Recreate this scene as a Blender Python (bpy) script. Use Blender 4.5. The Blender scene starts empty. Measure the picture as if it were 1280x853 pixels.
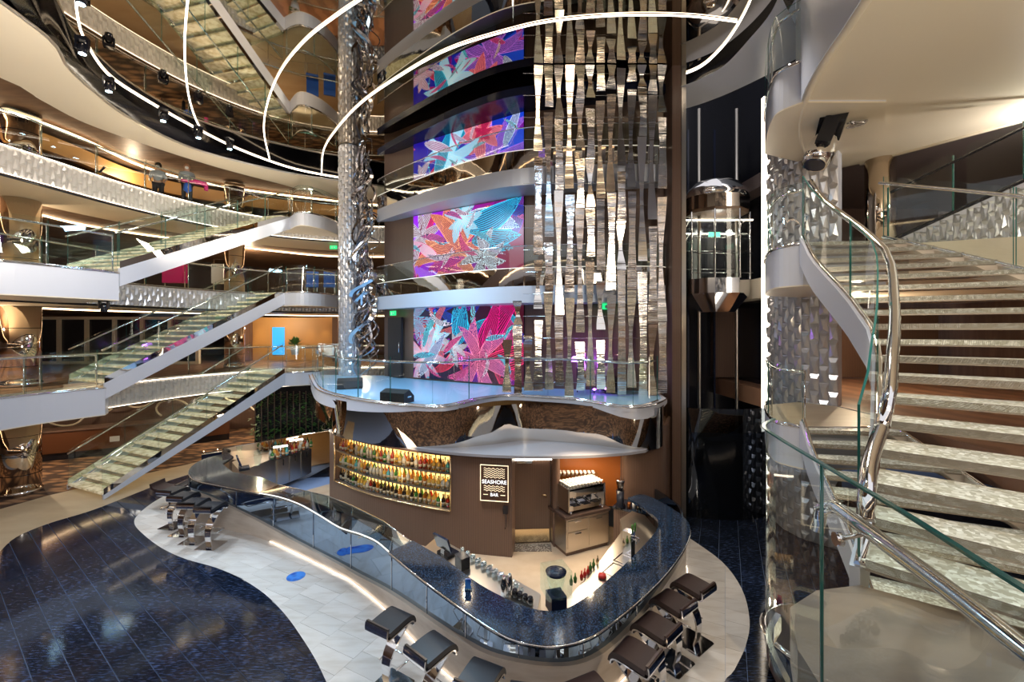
import bpy, math, random
import numpy as np
from mathutils import Vector, Matrix
random.seed(7); rng = np.random.default_rng(5)
S = bpy.context.scene; COL = S.collection
PI = math.pi
# ------------------------------------------------------------------ camera, world, exposure
EYE, F, HOR = 4.3, 533.0, 412.0
cam = bpy.data.objects.new('camera', bpy.data.cameras.new('camera')); COL.objects.link(cam)
cam.location = (0, 0, EYE); cam.rotation_euler = (PI/2, 0, 0)
cam.data.sensor_width = 36; cam.data.lens = F/1280*36; cam.data.shift_y = -(426.5-HOR)/1280
cam.data.clip_start = .05
S.camera = cam
W = bpy.data.worlds.new('world'); S.world = W; W.use_nodes = True
W.node_tree.nodes['Background'].inputs[0].default_value = (.80, .78, .80, 1)
W.node_tree.nodes['Background'].inputs[1].default_value = .95
S.view_settings.view_transform = 'Standard'; S.view_settings.look = 'None'
S.view_settings.exposure = 0.25; S.view_settings.gamma = 1
S.view_settings.use_curve_mapping = False
cy = S.cycles
cy.max_bounces = 9; cy.diffuse_bounces = 3; cy.glossy_bounces = 6; cy.transparent_max_bounces = 24
cy.transmission_bounces = 4; cy.caustics_reflective = False; cy.caustics_refractive = False
cy.sample_clamp_indirect = 4; cy.use_denoising = True; cy.blur_glossy = .3

def lamp(kind, name, loc, power, color, to=None, size=.12, spot=70, blend=.6, sy=None):
    d = bpy.data.lights.new(name, kind); d.energy = power; d.color = color
    if kind == 'SPOT': d.spot_size = math.radians(spot); d.spot_blend = blend; d.shadow_soft_size = size
    elif kind == 'AREA':
        d.size = size
        if sy: d.shape = 'RECTANGLE'; d.size_y = sy
    else: d.shadow_soft_size = size
    o = bpy.data.objects.new(name, d); COL.objects.link(o); o.location = loc
    if to is not None:
        o.rotation_euler = (Vector(to)-Vector(loc)).to_track_quat('-Z', 'Y').to_euler()
    return o
COOL = (.72, .86, 1); WARM = (1, .78, .52); WHITE = (1, .95, .88)
# show lights on the ring plus fill spots added inside it, for floor and stairs
for i, (x, y, tx, ty, p, c) in enumerate([
    (-8.0, 8.0, -3.4, 6.4, 850, COOL), (-8.8, 10.2, -5.5, 7.8, 850, COOL), (-9.0, 12.0, -6.5, 9.0, 600, COOL),
    (-8.6, 13.6, -8.8, 12.5, 500, WHITE), (-7.0, 15.2, -8.5, 13.6, 400, WHITE),
    (3.8, 8.6, 2.6, 5.9, 420, WARM), (4.0, 7.0, 1.6, 4.6, 420, WHITE), (-2.0, 5.0, -1.8, 5.0, 600, COOL),
    (2.0, 4.0, .6, 4.8, 300, COOL), (-5.5, 4.0, -9.3, 10.4, 500, COOL), (-4.5, 7.0, -3.6, 11.0, 600, (.45, .72, 1)),
    (1.0, 5.0, -1.5, 10.0, 500, (.45, .72, 1)), (-3, 4.0, 2.4, 9.6, 500, WHITE)]):
    lamp('SPOT', 'show_fill_spot', (x, y, 9.7), p, c, (tx, ty, 0 if i not in (3, 4, 9, 10, 11, 12) else 4), .12, 62)
for (x, y, z, p, c, s) in [
    (-13.2, 9.0, 9.6, 60, WARM, .2), (-12.9, 14.5, 9.5, 60, WARM, .2), (-13.6, 11.5, 7.3, 90, WARM, .2), (-11.5, 18.5, 7.2, 90, WARM, .2),
    (-13.4, 10.5, 4.6, 120, WARM, .2), (-11.0, 18.6, 4.6, 140, WARM, .2), (-14.2, 12.5, 1.9, 90, WARM, .2), (-10.5, 16.5, 1.9, 70, WARM, .2),
    (-6.5, 19.0, 4.6, 90, WARM, .2), (8.5, 10.5, 4.6, 120, WARM, .2), (8.5, 6.5, 7.3, 90, WHITE, .2), (3.2, 3.6, 1.6, 60, WARM, .2), (6.2, 2.0, 4.6, 30, WARM, .2)]:
    lamp('POINT', 'deck_lamp', (x, y, z), p, c, None, .03)
lamp('AREA', 'bar_lamp', (1.5, 8.3, 1.85), 26, WARM, (1.5, 8.0, 0), .8, sy=.25)
lamp('SPOT', 'bar_spot', (-.8, 7.6, 2.6), 70, WARM, (-.6, 6.6, 0), .03, 110)
lamp('SPOT', 'bar_spot', (1.4, 7.7, 2.6), 55, WARM, (1.2, 7.0, 0), .03, 120)
lamp('AREA', 'stage_lamp', (-2.5, 9.6, 7.6), 150, (.45, .75, 1), (-2.6, 10.2, 2.8), 1.0)
lamp('AREA', 'soffit_fill', (2.6, .4, 6.2), 130, (1, .86, .66), (6.5, 6.0, 7.8), 1.6)  # added fill out of view, brightens the right soffit
lamp('AREA', 'left_fill', (-6.6, 6.5, 6.6), 170, (1, .88, .70), (-10.8, 10.5, 9.7), 1.0)  # added fill lights in mid-air, brighten the left cream soffit
lamp('AREA', 'left_fill', (-6.8, 12.0, 6.6), 110, (1, .88, .70), (-9.8, 14.5, 9.7), .8)
lamp('AREA', 'left_fill', (-4.0, 5.0, 3.2), 70, (.85, .92, 1), (-11, 11.5, 4.2), 1.2)  # added cool fill for the left stairs and landings

# ------------------------------------------------------------------ materials
def mat(name, col=(.8, .8, .8), rough=.5, metal=0., emit=None, es=0., spec=.5, bump=None, tex=None, coat=0):
    m = bpy.data.materials.new(name); m.use_nodes = True; nt = m.node_tree; b = nt.nodes['Principled BSDF']
    b.inputs['Base Color'].default_value = (*col, 1); b.inputs['Roughness'].default_value = rough
    b.inputs['Metallic'].default_value = metal; b.inputs['Specular IOR Level'].default_value = spec
    b.inputs['Coat Weight'].default_value = coat
    if emit: b.inputs['Emission Color'].default_value = (*emit, 1); b.inputs['Emission Strength'].default_value = es
    tc = None
    def coords(scale):
        t = nt.nodes.new('ShaderNodeTexCoord'); mp = nt.nodes.new('ShaderNodeMapping')
        mp.inputs['Scale'].default_value = scale; nt.links.new(t.outputs['Object'], mp.inputs[0]); return mp.outputs[0]
    if tex:   # kind, scale vec, col2, contrast lo, hi
        kind, sc, col2, lo, hi = tex
        if kind == 'noise':
            n = nt.nodes.new('ShaderNodeTexNoise'); n.inputs['Scale'].default_value = 1; n.inputs['Detail'].default_value = 5; out = n.outputs['Fac']
        elif kind == 'voronoi':
            n = nt.nodes.new('ShaderNodeTexVoronoi'); n.inputs['Scale'].default_value = 1; out = n.outputs['Distance']
        elif kind == 'cells':
            n = nt.nodes.new('ShaderNodeTexVoronoi'); n.inputs['Scale'].default_value = 1; out = n.outputs['Color']
        elif kind == 'wave':
            n = nt.nodes.new('ShaderNodeTexWave'); n.inputs['Scale'].default_value = 1; n.inputs['Distortion'].default_value = 3; n.inputs['Detail'].default_value = 3; out = n.outputs['Fac']
        nt.links.new(coords(sc), n.inputs['Vector'])
        r = nt.nodes.new('ShaderNodeMapRange'); r.inputs[1].default_value = lo; r.inputs[2].default_value = hi
        nt.links.new(out, r.inputs[0])
        mx = nt.nodes.new('ShaderNodeMix'); mx.data_type = 'RGBA'
        mx.inputs[6].default_value = (*col, 1); mx.inputs[7].default_value = (*col2, 1)
        nt.links.new(r.outputs[0], mx.inputs[0]); nt.links.new(mx.outputs[2], b.inputs['Base Color'])
        if emit: nt.links.new(mx.outputs[2], b.inputs['Emission Color'])
    if bump:  # scale vec, strength, distance
        sc, st = bump
        n = nt.nodes.new('ShaderNodeTexNoise'); n.inputs['Scale'].default_value = 1; n.inputs['Detail'].default_value = 3
        nt.links.new(coords(sc), n.inputs['Vector'])
        bp = nt.nodes.new('ShaderNodeBump'); bp.inputs['Strength'].default_value = st; bp.inputs['Distance'].default_value = .02
        nt.links.new(n.outputs['Fac'], bp.inputs['Height']); nt.links.new(bp.outputs[0], b.inputs['Normal'])
    return m
def rnd(m, amt=.15):
    """vary brightness from tile to tile"""
    nt = m.node_tree; b = nt.nodes['Principled BSDF']; oi = nt.nodes.new('ShaderNodeObjectInfo')
    mr = nt.nodes.new('ShaderNodeMapRange'); mr.inputs[3].default_value = 1-amt; mr.inputs[4].default_value = 1+amt*.5
    nt.links.new(oi.outputs['Random'], mr.inputs[0])
    hsv = nt.nodes.new('ShaderNodeHueSaturation'); nt.links.new(mr.outputs[0], hsv.inputs['Value'])
    l = b.inputs['Base Color'].links
    if l: nt.links.new(l[0].from_socket, hsv.inputs['Color'])
    else: hsv.inputs['Color'].default_value = b.inputs['Base Color'].default_value
    nt.links.new(hsv.outputs[0], b.inputs['Base Color']); return m
def glass(name, tint=(.90, .97, .955), blend=.12, gl=(1, 1, 1)):
    m = bpy.data.materials.new(name); m.use_nodes = True; nt = m.node_tree; nt.nodes.clear()
    o = nt.nodes.new('ShaderNodeOutputMaterial'); mx = nt.nodes.new('ShaderNodeMixShader')
    t = nt.nodes.new('ShaderNodeBsdfTransparent'); t.inputs[0].default_value = (*tint, 1)
    g = nt.nodes.new('ShaderNodeBsdfGlossy'); g.inputs[0].default_value = (*gl, 1); g.inputs['Roughness'].default_value = .02
    lw = nt.nodes.new('ShaderNodeLayerWeight'); lw.inputs[0].default_value = .5
    pw_ = nt.nodes.new('ShaderNodeMath'); pw_.operation = 'POWER'; pw_.inputs[1].default_value = 4
    ml = nt.nodes.new('ShaderNodeMath'); ml.operation = 'MULTIPLY_ADD'; ml.inputs[1].default_value = .55; ml.inputs[2].default_value = blend*.4
    nt.links.new(lw.outputs['Facing'], pw_.inputs[0]); nt.links.new(pw_.outputs[0], ml.inputs[0])
    nt.links.new(ml.outputs[0], mx.inputs[0]); nt.links.new(t.outputs[0], mx.inputs[1]); nt.links.new(g.outputs[0], mx.inputs[2])
    nt.links.new(mx.outputs[0], o.inputs[0]); return m
M = {}
M['mirror'] = mat('mirror_ceiling', (.58, .50, .40), .02, 1)
M['mirror_wall'] = mat('mirror_wall', (.72, .68, .62), .03, 1, bump=((1.2, 1.2, .8), .25))
M['barfront'] = mat('bar_front_mirror', (.26, .35, .47), .03, 1)
M['chrome'] = mat('chrome', (.85, .85, .87), .06, 1)
M['strip'] = mat('rippled_chrome', (.88, .85, .83), .05, 1, bump=((1, 1, 34), .4))
M['strip_flat'] = mat('smooth_chrome_strip', (.88, .86, .84), .13, 1, bump=((.5, .5, 16), .12))
M['tangle'] = mat('tangled_chrome', (.62, .62, .66), .12, 1)
M['steel'] = mat('brushed_steel', (.62, .58, .53), .28, 1, bump=((4, 4, 90), .08))
M['gold'] = mat('brass_trim', (.85, .68, .42), .2, 1)
M['bronze'] = mat('bronze_mirror', (.72, .60, .48), .06, 1, bump=((.8, .8, .5), .3))
M['white'] = mat('white_lacquer', (.62, .64, .72), .3)
M['cream'] = mat('cream_soffit', (.80, .70, .55), .38, bump=((.8, .8, .8), .15))
M['brown_ceil'] = mat('brown_ceiling', (.10, .055, .032), .5, tex=('noise', (1.5, 6, 1), (.19, .115, .07), .35, .7))
M['black'] = mat('black_lacquer', (.012, .013, .02), .12)
M['black_matt'] = mat('black_matt', (.015, .015, .018), .5)
M['navy'] = mat('dark_navy', (.01, .016, .045), .18)
M['scale'] = mat('pearl_scale', (.60, .60, .63), .22, .55)
M['scale_warm'] = mat('pearl_scale_band', (.60, .57, .55), .32, .15)
M['led'] = mat('led_strip', (1, 1, 1), .5, emit=(1, .86, .68), es=6)
M['led_soft'] = mat('led_soft', (1, 1, 1), .5, emit=(1, .9, .7), es=.6)
M['led_line'] = mat('led_line', (1, 1, 1), .5, emit=(1, .84, .66), es=4)
M['ledw'] = mat('led_warm', (1, 1, 1), .5, emit=(1, .66, .36), es=6)
M['ledb'] = mat('lamp_blue', (1, 1, 1), .5, emit=(.5, .85, 1), es=30)
M['ledp'] = mat('lamp_purple', (1, 1, 1), .5, emit=(.55, .12, 1), es=9)
M['grout'] = mat('grout', (.22, .32, .55), .5)
M['grout_w'] = mat('grout_light', (.45, .42, .38), .6)
M['btile'] = rnd(mat('black_granite', (.008, .012, .024), .08, spec=.5, tex=('noise', (10, 50, 30), (.055, .085, .18), .5, .72)), .35)
M['wtile'] = rnd(mat('travertine', (.74, .70, .66), .3, tex=('noise', (2, 9, 3), (.60, .54, .48), .45, .75)), .14)
M['foot_stone'] = mat('foot_stone', (.36, .29, .22), .18, tex=('noise', (2, 5, 2), (.26, .21, .17), .4, .7))
M['barfloor'] = mat('bar_floor', (.55, .43, .31), .5, tex=('noise', (3, 3, 3), (.48, .36, .25), .4, .7))
M['stone'] = mat('stone_apron', (.66, .58, .50), .25, tex=('noise', (2, 2, 9), (.52, .43, .35), .4, .75))
M['granite'] = mat('blue_granite', (.005, .008, .016), .08, tex=('cells', (85, 85, 85), (.035, .075, .15), .45, 1.0), spec=.6)
M['carpet'] = mat('carpet_patterned', (.42, .24, .13), .9, tex=('voronoi', (2.2, 5, 1), (.07, .04, .03), .25, .6))
M['wood_floor'] = mat('wood_floor', (.34, .19, .12), .35, tex=('wave', (.5, 2.2, 1), (.22, .12, .08), .3, .7))
M['beige'] = mat('beige_floor', (.70, .56, .38), .4, tex=('noise', (1, 3, 1), (.62, .47, .30), .4, .7))
M['wood'] = mat('walnut_panel', (.12, .072, .055), .32, tex=('wave', (9, 9, .6), (.17, .105, .078), .2, .8))
M['orange'] = mat('amber_panel', (.30, .09, .02), .25)
M['ochre'] = mat('ochre_wall', (.45, .24, .08), .5)
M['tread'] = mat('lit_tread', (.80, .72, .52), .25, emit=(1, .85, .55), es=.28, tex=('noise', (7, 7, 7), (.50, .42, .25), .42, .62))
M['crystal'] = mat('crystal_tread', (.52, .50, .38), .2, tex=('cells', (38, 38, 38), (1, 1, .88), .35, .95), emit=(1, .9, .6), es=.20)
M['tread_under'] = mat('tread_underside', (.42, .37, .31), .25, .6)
M['glass'] = glass('clear_glass')
M['dglass'] = glass('smoked_glass', (.30, .33, .36), .25)
M['cglass'] = glass('bar_counter_glass', (.55, .66, .72), .3)
M['edge'] = mat('glass_edge', (.03, .17, .15), .1, spec=.8)
M['leather'] = mat('brown_leather', (.045, .026, .024), .35)
M['leather_b'] = mat('black_leather', (.03, .03, .035), .32)
M['stage'] = mat('stage_floor', (.36, .62, .88), .25)
M['grey_roof'] = mat('grey_roof', (.36, .35, .38), .45)
M['green'] = mat('leaf_green', (.06, .17, .03), .5)
M['blue'] = mat('blue_vinyl', (.01, .06, .40), .4, tex=('voronoi', (9, 9, 9), (.05, .25, .75), .2, .6))
M['skin'] = mat('skin', (.55, .33, .24), .5); M['shirt'] = mat('grey_shirt', (.42, .44, .50), .8)
M['trouser'] = mat('dark_trousers', (.02, .02, .03), .8); M['hair'] = mat('dark_hair', (.02, .012, .01), .6); M['gingerhair'] = mat('light_hair', (.35, .18, .10), .6)
M['mask'] = mat('white_mask', (.8, .8, .82), .7); M['pink'] = mat('pink_cloth', (.75, .02, .22), .6); M['bluecloth'] = mat('blue_cloth', (.02, .12, .6), .6)
M['label'] = mat('bottle_label', (.42, .34, .22), .6); M['paper'] = mat('white_card', (.8, .8, .8), .6)

# ------------------------------------------------------------------ geometry helpers
def px(u, v, z):            # the real point at height z seen along a direction of the photograph
    Y = F*(EYE-z)/(v-HOR); return ((u-640)/F*Y, Y)
def pxy(u, v, Y):           # real point at depth Y
    return ((u-640)/F*Y, Y, EYE+(HOR-v)/F*Y)
def spl(pts, n=8, closed=False):
    P = [np.array(p, float) for p in pts]; N = len(P); out = []
    rngi = range(N if closed else N-1)
    for i in rngi:
        if closed: a, b, c, d = P[(i-1) % N], P[i], P[(i+1) % N], P[(i+2) % N]
        else: a, b, c, d = P[max(i-1, 0)], P[i], P[i+1], P[min(i+2, N-1)]
        for k in range(n):
            t = k/n
            out.append(tuple(.5*((2*b)+(-a+c)*t+(2*a-5*b+4*c-d)*t*t+(-a+3*b-3*c+d)*t**3)))
    if not closed: out.append(tuple(P[-1]))
    return out
def resample(path, n):
    P = np.array(path, float); d = np.r_[0, np.cumsum(np.linalg.norm(np.diff(P, axis=0), axis=1))]
    s = np.linspace(0, d[-1], n); return [tuple(np.interp(q, d, P[:, k]) for k in range(P.shape[1])) for q in s]
def length(path): return float(np.linalg.norm(np.diff(np.array(path, float), axis=0), axis=1).sum())
def offset(path, d):        # to the left of travel, in plan
    P = np.array(path, float)[:, :2]; T = np.gradient(P, axis=0); T /= np.linalg.norm(T, axis=1)[:, None]+1e-9
    return [tuple(p) for p in P+np.c_[-T[:, 1], T[:, 0]]*d]
class MB:
    def __init__(s): s.v = []; s.f = []; s.m = []; s.s = []
    def add(s, vs, fs, m=0, smooth=False):
        o = len(s.v); s.v += [tuple(float(c) for c in v) for v in vs]; s.f += [tuple(i+o for i in f) for f in fs]
        s.m += [m]*len(fs); s.s += [smooth]*len(fs); return s
    def box(s, c, d, rz=0, m=0):
        cx, cy_, cz = c; x, y, z = d[0]/2, d[1]/2, d[2]/2; ca, sa = math.cos(rz), math.sin(rz)
        vs = [(cx+a*x*ca-b*y*sa, cy_+a*x*sa+b*y*ca, cz+e*z) for a in (-1, 1) for b in (-1, 1) for e in (-1, 1)]
        return s.add(vs, [(0, 1, 3, 2), (4, 6, 7, 5), (0, 4, 5, 1), (2, 3, 7, 6), (0, 2, 6, 4), (1, 5, 7, 3)], m)
    def prism(s, pts, z0, z1, m=0, ms=None):
        n = len(pts); a = sum(pts[i][0]*pts[(i+1) % n][1]-pts[(i+1) % n][0]*pts[i][1] for i in range(n))
        if a < 0: pts = pts[::-1]
        vs = [(p[0], p[1], z0) for p in pts]+[(p[0], p[1], z1) for p in pts]
        s.add(vs, [tuple(range(n, 2*n)), tuple(range(n-1, -1, -1))], m)
        o = len(s.v)-2*n
        for i in range(n):
            j = (i+1) % n; s.f.append((o+i, o+j, o+n+j, o+n+i)); s.m.append(m if ms is None else ms); s.s.append(False)
        return s
    def loft(s, A, B, m=0, smooth=True):      # surface between two equal-length 3d paths
        n = len(A); return s.add(list(A)+list(B), [(i, i+1, n+i+1, n+i) for i in range(n-1)], m, smooth)
    def wall(s, path, z0, z1, t, m=0, smooth=True):   # upright curved wall of thickness t along a plan path
        n = len(path); Q = offset(path, t)
        f0 = z0 if hasattr(z0, '__len__') else [z0]*n; f1 = z1 if hasattr(z1, '__len__') else [z1]*n
        A = [(p[0], p[1], a) for p, a in zip(path, f0)]; B = [(p[0], p[1], a) for p, a in zip(path, f1)]
        C = [(p[0], p[1], a) for p, a in zip(Q, f0)]; D = [(p[0], p[1], a) for p, a in zip(Q, f1)]
        s.loft(A, B, m, smooth); s.loft(D, C, m, smooth); s.loft(B, D, m, False); s.loft(C, A, m, False)
        s.add([A[0], B[0], D[0], C[0]], [(0, 1, 2, 3)], m); s.add([A[-1], B[-1], D[-1], C[-1]], [(3, 2, 1, 0)], m); return s
    def tube(s, path, r, n=8, m=0, caps=True):
        P = [Vector(p) for p in path]; N = len(P); rr = r if hasattr(r, '__len__') else [r]*N
        vs = []; up = None
        for i in range(N):
            t = (P[min(i+1, N-1)]-P[max(i-1, 0)]).normalized()
            if up is None: up = Vector((0, 0, 1)) if abs(t.z) < .9 else Vector((1, 0, 0))
            a = t.cross(up).normalized(); b = a.cross(t).normalized(); up = b
            for k in range(n):
                w = 2*PI*k/n; vs.append(P[i]+(a*math.cos(w)+b*math.sin(w))*rr[i])
        fs = [(i*n+k, i*n+(k+1) % n, (i+1)*n+(k+1) % n, (i+1)*n+k) for i in range(N-1) for k in range(n)]
        s.add(vs, fs, m, True)
        if caps: o = len(s.v)-N*n; s.f += [tuple(o+k for k in range(n-1, -1, -1)), tuple(o+(N-1)*n+k for k in range(n))]; s.m += [m, m]; s.s += [False]*2
        return s
    def lathe(s, prof, c=(0, 0, 0), n=16, m=0, smooth=True, sx=1, sy=1):
        N = len(prof); vs = [(c[0]+r*math.cos(2*PI*k/n)*sx, c[1]+r*math.sin(2*PI*k/n)*sy, c[2]+z) for r, z in prof for k in range(n)]
        fs = [(i*n+k, i*n+(k+1) % n, (i+1)*n+(k+1) % n, (i+1)*n+k) for i in range(N-1) for k in range(n)]
        s.add(vs, fs, m, smooth); o = len(s.v)-N*n
        if prof[0][0] > 1e-4: s.f.append(tuple(o+k for k in range(n-1, -1, -1))); s.m.append(m); s.s.append(False)
        if prof[-1][0] > 1e-4: s.f.append(tuple(o+(N-1)*n+k for k in range(n))); s.m.append(m); s.s.append(False)
        return s
    def ribbon(s, path, w, wdir, t=.004, m=0):   # flat band; w list, wdir = width direction
        P = [Vector(p) for p in path]; N = len(P); ww = w if hasattr(w, '__len__') else [w]*N; wd = Vector(wdir).normalized(); ring_ = []
        for i in range(N):
            tg = (P[min(i+1, N-1)]-P[max(i-1, 0)]).normalized(); nn = tg.cross(wd).normalized()
            ring_.append([P[i]+wd*a*ww[i]/2+nn*b*t/2 for a, b in ((-1, -1), (1, -1), (1, 1), (-1, 1))])
        for k in range(4):     # each side has vertices of its own so that it shades as a flat band
            s.loft([r[k] for r in ring_], [r[(k+1) % 4] for r in ring_], m, k % 2 == 0)
        for r in (ring_[0][::-1], ring_[-1]): s.add(r, [(0, 1, 2, 3)], m)
        return s
    def mesh(s, name, mats):
        me = bpy.data.meshes.new(name); me.from_pydata(s.v, [], s.f)
        for q in (mats if isinstance(mats, (list, tuple)) else [mats]): me.materials.append(M[q] if isinstance(q, str) else q)
        me.polygons.foreach_set('material_index', s.m); me.polygons.foreach_set('use_smooth', s.s); me.update(); return me
    def build(s, name, mats, parent=None, **k): return link(name, s.mesh(name, mats), parent, **k)
def link(name, me, parent=None, label=None, cat=None, group=None, kind=None, loc=None, rz=None):
    o = bpy.data.objects.new(name, me); COL.objects.link(o); o.parent = parent
    if label: o['label'] = label
    if cat: o['category'] = cat
    if group: o['group'] = group
    if kind: o['kind'] = kind
    if loc is not None: o.location = loc
    if rz is not None: o.rotation_euler = (0, 0, rz)
    return o
def thing(name, label, cat, loc=(0, 0, 0), rz=0, group=None, kind=None): return link(name, None, None, label, cat, group, kind, loc, rz)
def copy_tree(o, parent=None, **k):
    c = o.copy(); COL.objects.link(c); c.parent = parent
    for ch in KIDS.get(o.name, []): copy_tree(ch, c)
    for key, v in k.items():
        if key == 'loc': c.location = v
        elif key == 'rz': c.rotation_euler = (0, 0, v)
        else: c[key] = v
    return c
KIDS = {}
def index_kids(root):
    def rec(o):
        KIDS[o.name] = [c for c in bpy.data.objects if c.parent == o]
        for c in KIDS[o.name]: rec(c)
    rec(root); return root
def struct(mb, name, mats, parent=None, label=None): return mb.build(name, mats, parent, kind='structure' if parent is None else None, label=label)
def clip(poly, cell):       # region polygon clipped by a convex cell (ccw)
    out = poly
    for i in range(len(cell)):
        a, b = cell[i], cell[(i+1) % len(cell)]; inp = out; out = []
        if not inp: break
        def side(p): return (b[0]-a[0])*(p[1]-a[1])-(b[1]-a[1])*(p[0]-a[0])
        for j in range(len(inp)):
            p, q = inp[j-1], inp[j]; sp, sq = side(p), side(q)
            if (sp >= 0) != (sq >= 0):
                t = sp/(sp-sq); out.append((p[0]+(q[0]-p[0])*t, p[1]+(q[1]-p[1])*t))
            if sq >= 0: out.append(q)
    return out
def area(p): return abs(sum(p[i-1][0]*p[i][1]-p[i][0]*p[i-1][1] for i in range(len(p))))/2
def tiles(region, org, d1, w1, w2, g1, g2, parent, mname, z=0., name='tile', most=300, stagger=0):
    d1 = np.array(d1)/np.linalg.norm(d1); d2 = np.array((-d1[1], d1[0])); R = np.array(region); o = np.array(org)
    a = (R-o)@d1; b = (R-o)@d2; cells = []
    for j in range(int(b.min()//w2), int(b.max()//w2)+1):
        st = stagger*(j % 2)*w1
        for i in range(int((a.min()-st)//w1), int((a.max()-st)//w1)+1):
            q = [o+d1*(st+i*w1+x)+d2*(j*w2+y) for x, y in ((g1/2, g2/2), (w1-g1/2, g2/2), (w1-g1/2, w2-g2/2), (g1/2, w2-g2/2))]
            c = clip(region, [tuple(p) for p in q])
            if c and area(c) > .002:
                cen = np.mean(np.array(c), axis=0); cells.append((abs(cen[0])+cen[1]*1.3 if cen[1] > 3 else 50, c))
    cells.sort(key=lambda t: t[0]); rest = MB()
    for k, (_, c) in enumerate(cells):
        if k < most: MB().prism(c, z-.02, z+random.uniform(-.0006, .0006)).build(name, mname, parent)
        else: rest.prism(c, z-.02, z)
    if len(cells) > most: rest.build('far_tiles', mname, parent, kind='stuff')

# ------------------------------------------------------------------ room shell
struct(MB().box((-22, 8, 5.2), (.3, 44, 13.5)), 'wall_left', 'wood')
struct(MB().box((-3, 25, 5.2), (44, .3, 13.5)), 'wall_back', 'wood')
struct(MB().box((14, 8, 5.2), (.3, 40, 13.5)), 'wall_right', 'wood')
# the floor: black granite, pale travertine band round the bar, carpet lounge
floor = struct(MB().prism([(-21.8, -12), (13.8, -12), (13.8, 24.8), (-21.8, 24.8)], -.25, -.02), 'floor', 'grout')
band_out = [px(u, v, 0) for u, v in [(262, 604), (225, 612), (195, 626), (173, 643), (168, 655), (180, 669), (203, 686), (232, 699), (270, 710), (302, 724), (331, 743), (356, 768), (377, 797), (395, 826), (408, 853)]]
band_out = spl(band_out, 4)+[(-1.9, 3.9), (-1.2, 2.8), (0, 2.3), (1.2, 2.6)]
band_r = spl([(1.2, 2.6), (1.9, 3.6)]+[px(u, v, 0) for u, v in [(903, 868), (918, 838), (932, 808), (937, 775), (927, 736), (902, 702), (862, 673)]], 4)
white_region = band_out+band_r[1:]+[(2.0, 9.0), (-1, 8.6), (-4.5, 9.8)]
left_edge = spl([px(u, v, 0) for u, v in [(0, 690), (20, 672), (60, 655), (110, 640), (150, 625), (215, 600), (300, 575), (380, 552)]], 4)
bl = [(-14.5, 7.0)]+left_edge+[(-4.8, 14.5), (3.2, 14)]
black_region = [(-7.6, 3.0), (-11, 3.0)]+bl[1:]+[px(262, 604, 0)]+band_out[1:]
tiles(black_region, px(313.5, 764.6, 0), (-.818, .576), .62, .305, .003, .010, floor, 'btile', most=296, stagger=.5)
tiles(white_region, (0, 0), (.447, .894), .30, .62, .003, .003, floor, 'wtile', name='stone_tile', most=298, stagger=.5)
right_black = [band_r[-1]]+band_r[::-1][1:]+[(3.4, 1.6), (8.5, 3.0), (8.5, 12), (2.6, 12)]
tiles(right_black, px(922, 652, 0), (.447, .894), .36, .36, .006, .006, floor, 'btile', name='granite_tile', most=290)
cream_walk = left_edge+[(-5.2, 16.4), (-8.4, 15.2), (-10.9, 13.1), (-12.6, 11.4), (-15.5, 10.2), (-15, 6.5), (-12.5, 6.9)]
MB().prism(left_edge+[px(380, 545, 0), px(230, 582, 0), px(120, 606, 0), px(60, 620, 0), px(0, 637, 0), (-15, 8.5), (-14.5, 7)], -.02, .004).build('marble_walkway', 'beige', floor)
MB().prism([px(0, 637, 0), px(60, 620, 0), px(120, 606, 0), px(230, 582, 0), px(380, 545, 0), (-4, 22), (-21, 22), (-21, 8)], -.02, .002).build('lounge_carpet', 'carpet', floor)

# rear lounge and rear galleries (behind the photographer, seen in the mirrors)
MB().prism([(-21.5, -11.5), (13.5, -11.5), (13.5, .5), (5, 1.5), (-1, 1.8), (-8, 2.5), (-21.5, 5)], -.02, .003).build('rear_carpet', 'carpet', floor)
struct(MB().box((-4, -9, 4.6), (35, .3, 9.2)), 'wall_rear', 'wood')
for k in range(3):
    z = 2.8*(k+1); t = struct(MB().box((-4, -7.2, z-.3), (35, 3.4, .6)), 'floor_rear_gallery', 'white')
    MB().tube([(-21, -5.48, z), (13, -5.48, z)], .03).build('edge_light', 'ledw', t)
for k in range(7): struct(MB().lathe([(.35, 0), (.35, 8.0)], (-17+k*4.6, -5.9, 0)), 'trim_rear_column', 'bronze')
# ------------------------------------------------------------------ left decks
E = spl([(-12.6, 2), (-12.0, 6), (-11.5, 8.3), (-11.2, 10), (-10.9, 12), (-10.2, 14), (-9.0, 15.6), (-7.2, 16.6), (-5, 17), (-2, 16.6), (1.5, 16.0)], 7)
def scales(mb, path, z0, z1, w, h, depth, side=-1):
    """staggered tilted scales in relief along a plan path"""
    L = length(path); n = int(L/w); P = resample(path, n+1)
    for i in range(n):
        a, b = np.array(P[i][:2]), np.array(P[i+1][:2]); t = (b-a)/np.linalg.norm(b-a); nn = np.array((-t[1], t[0]))*side
        z = z0-(i % 2)*h/2
        while z < z1-.01:
            lo, hi = max(z, z0), min(z+h, z1)
            if hi-lo > .02:
                d0 = depth*random.uniform(.5, 1); d1 = depth*.12
                zt = lo+(hi-lo)*.75; c = (a+b)/2
                A = a+nn*d1; B = b+nn*d1; Cc = c+nn*d0
                vs = [(*a, lo), (*b, lo), (*(a*.8+b*.2+nn*d0), zt), (*(a*.2+b*.8+nn*d0), zt), (*a, hi), (*b, hi), (*Cc, lo+(hi-lo)*.15)]
                mb.add(vs, [(0, 6, 2), (6, 3, 2), (6, 1, 3), (2, 3, 5, 4), (0, 2, 4), (1, 5, 3), (0, 1, 6)])
            z += h
    return mb
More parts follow.
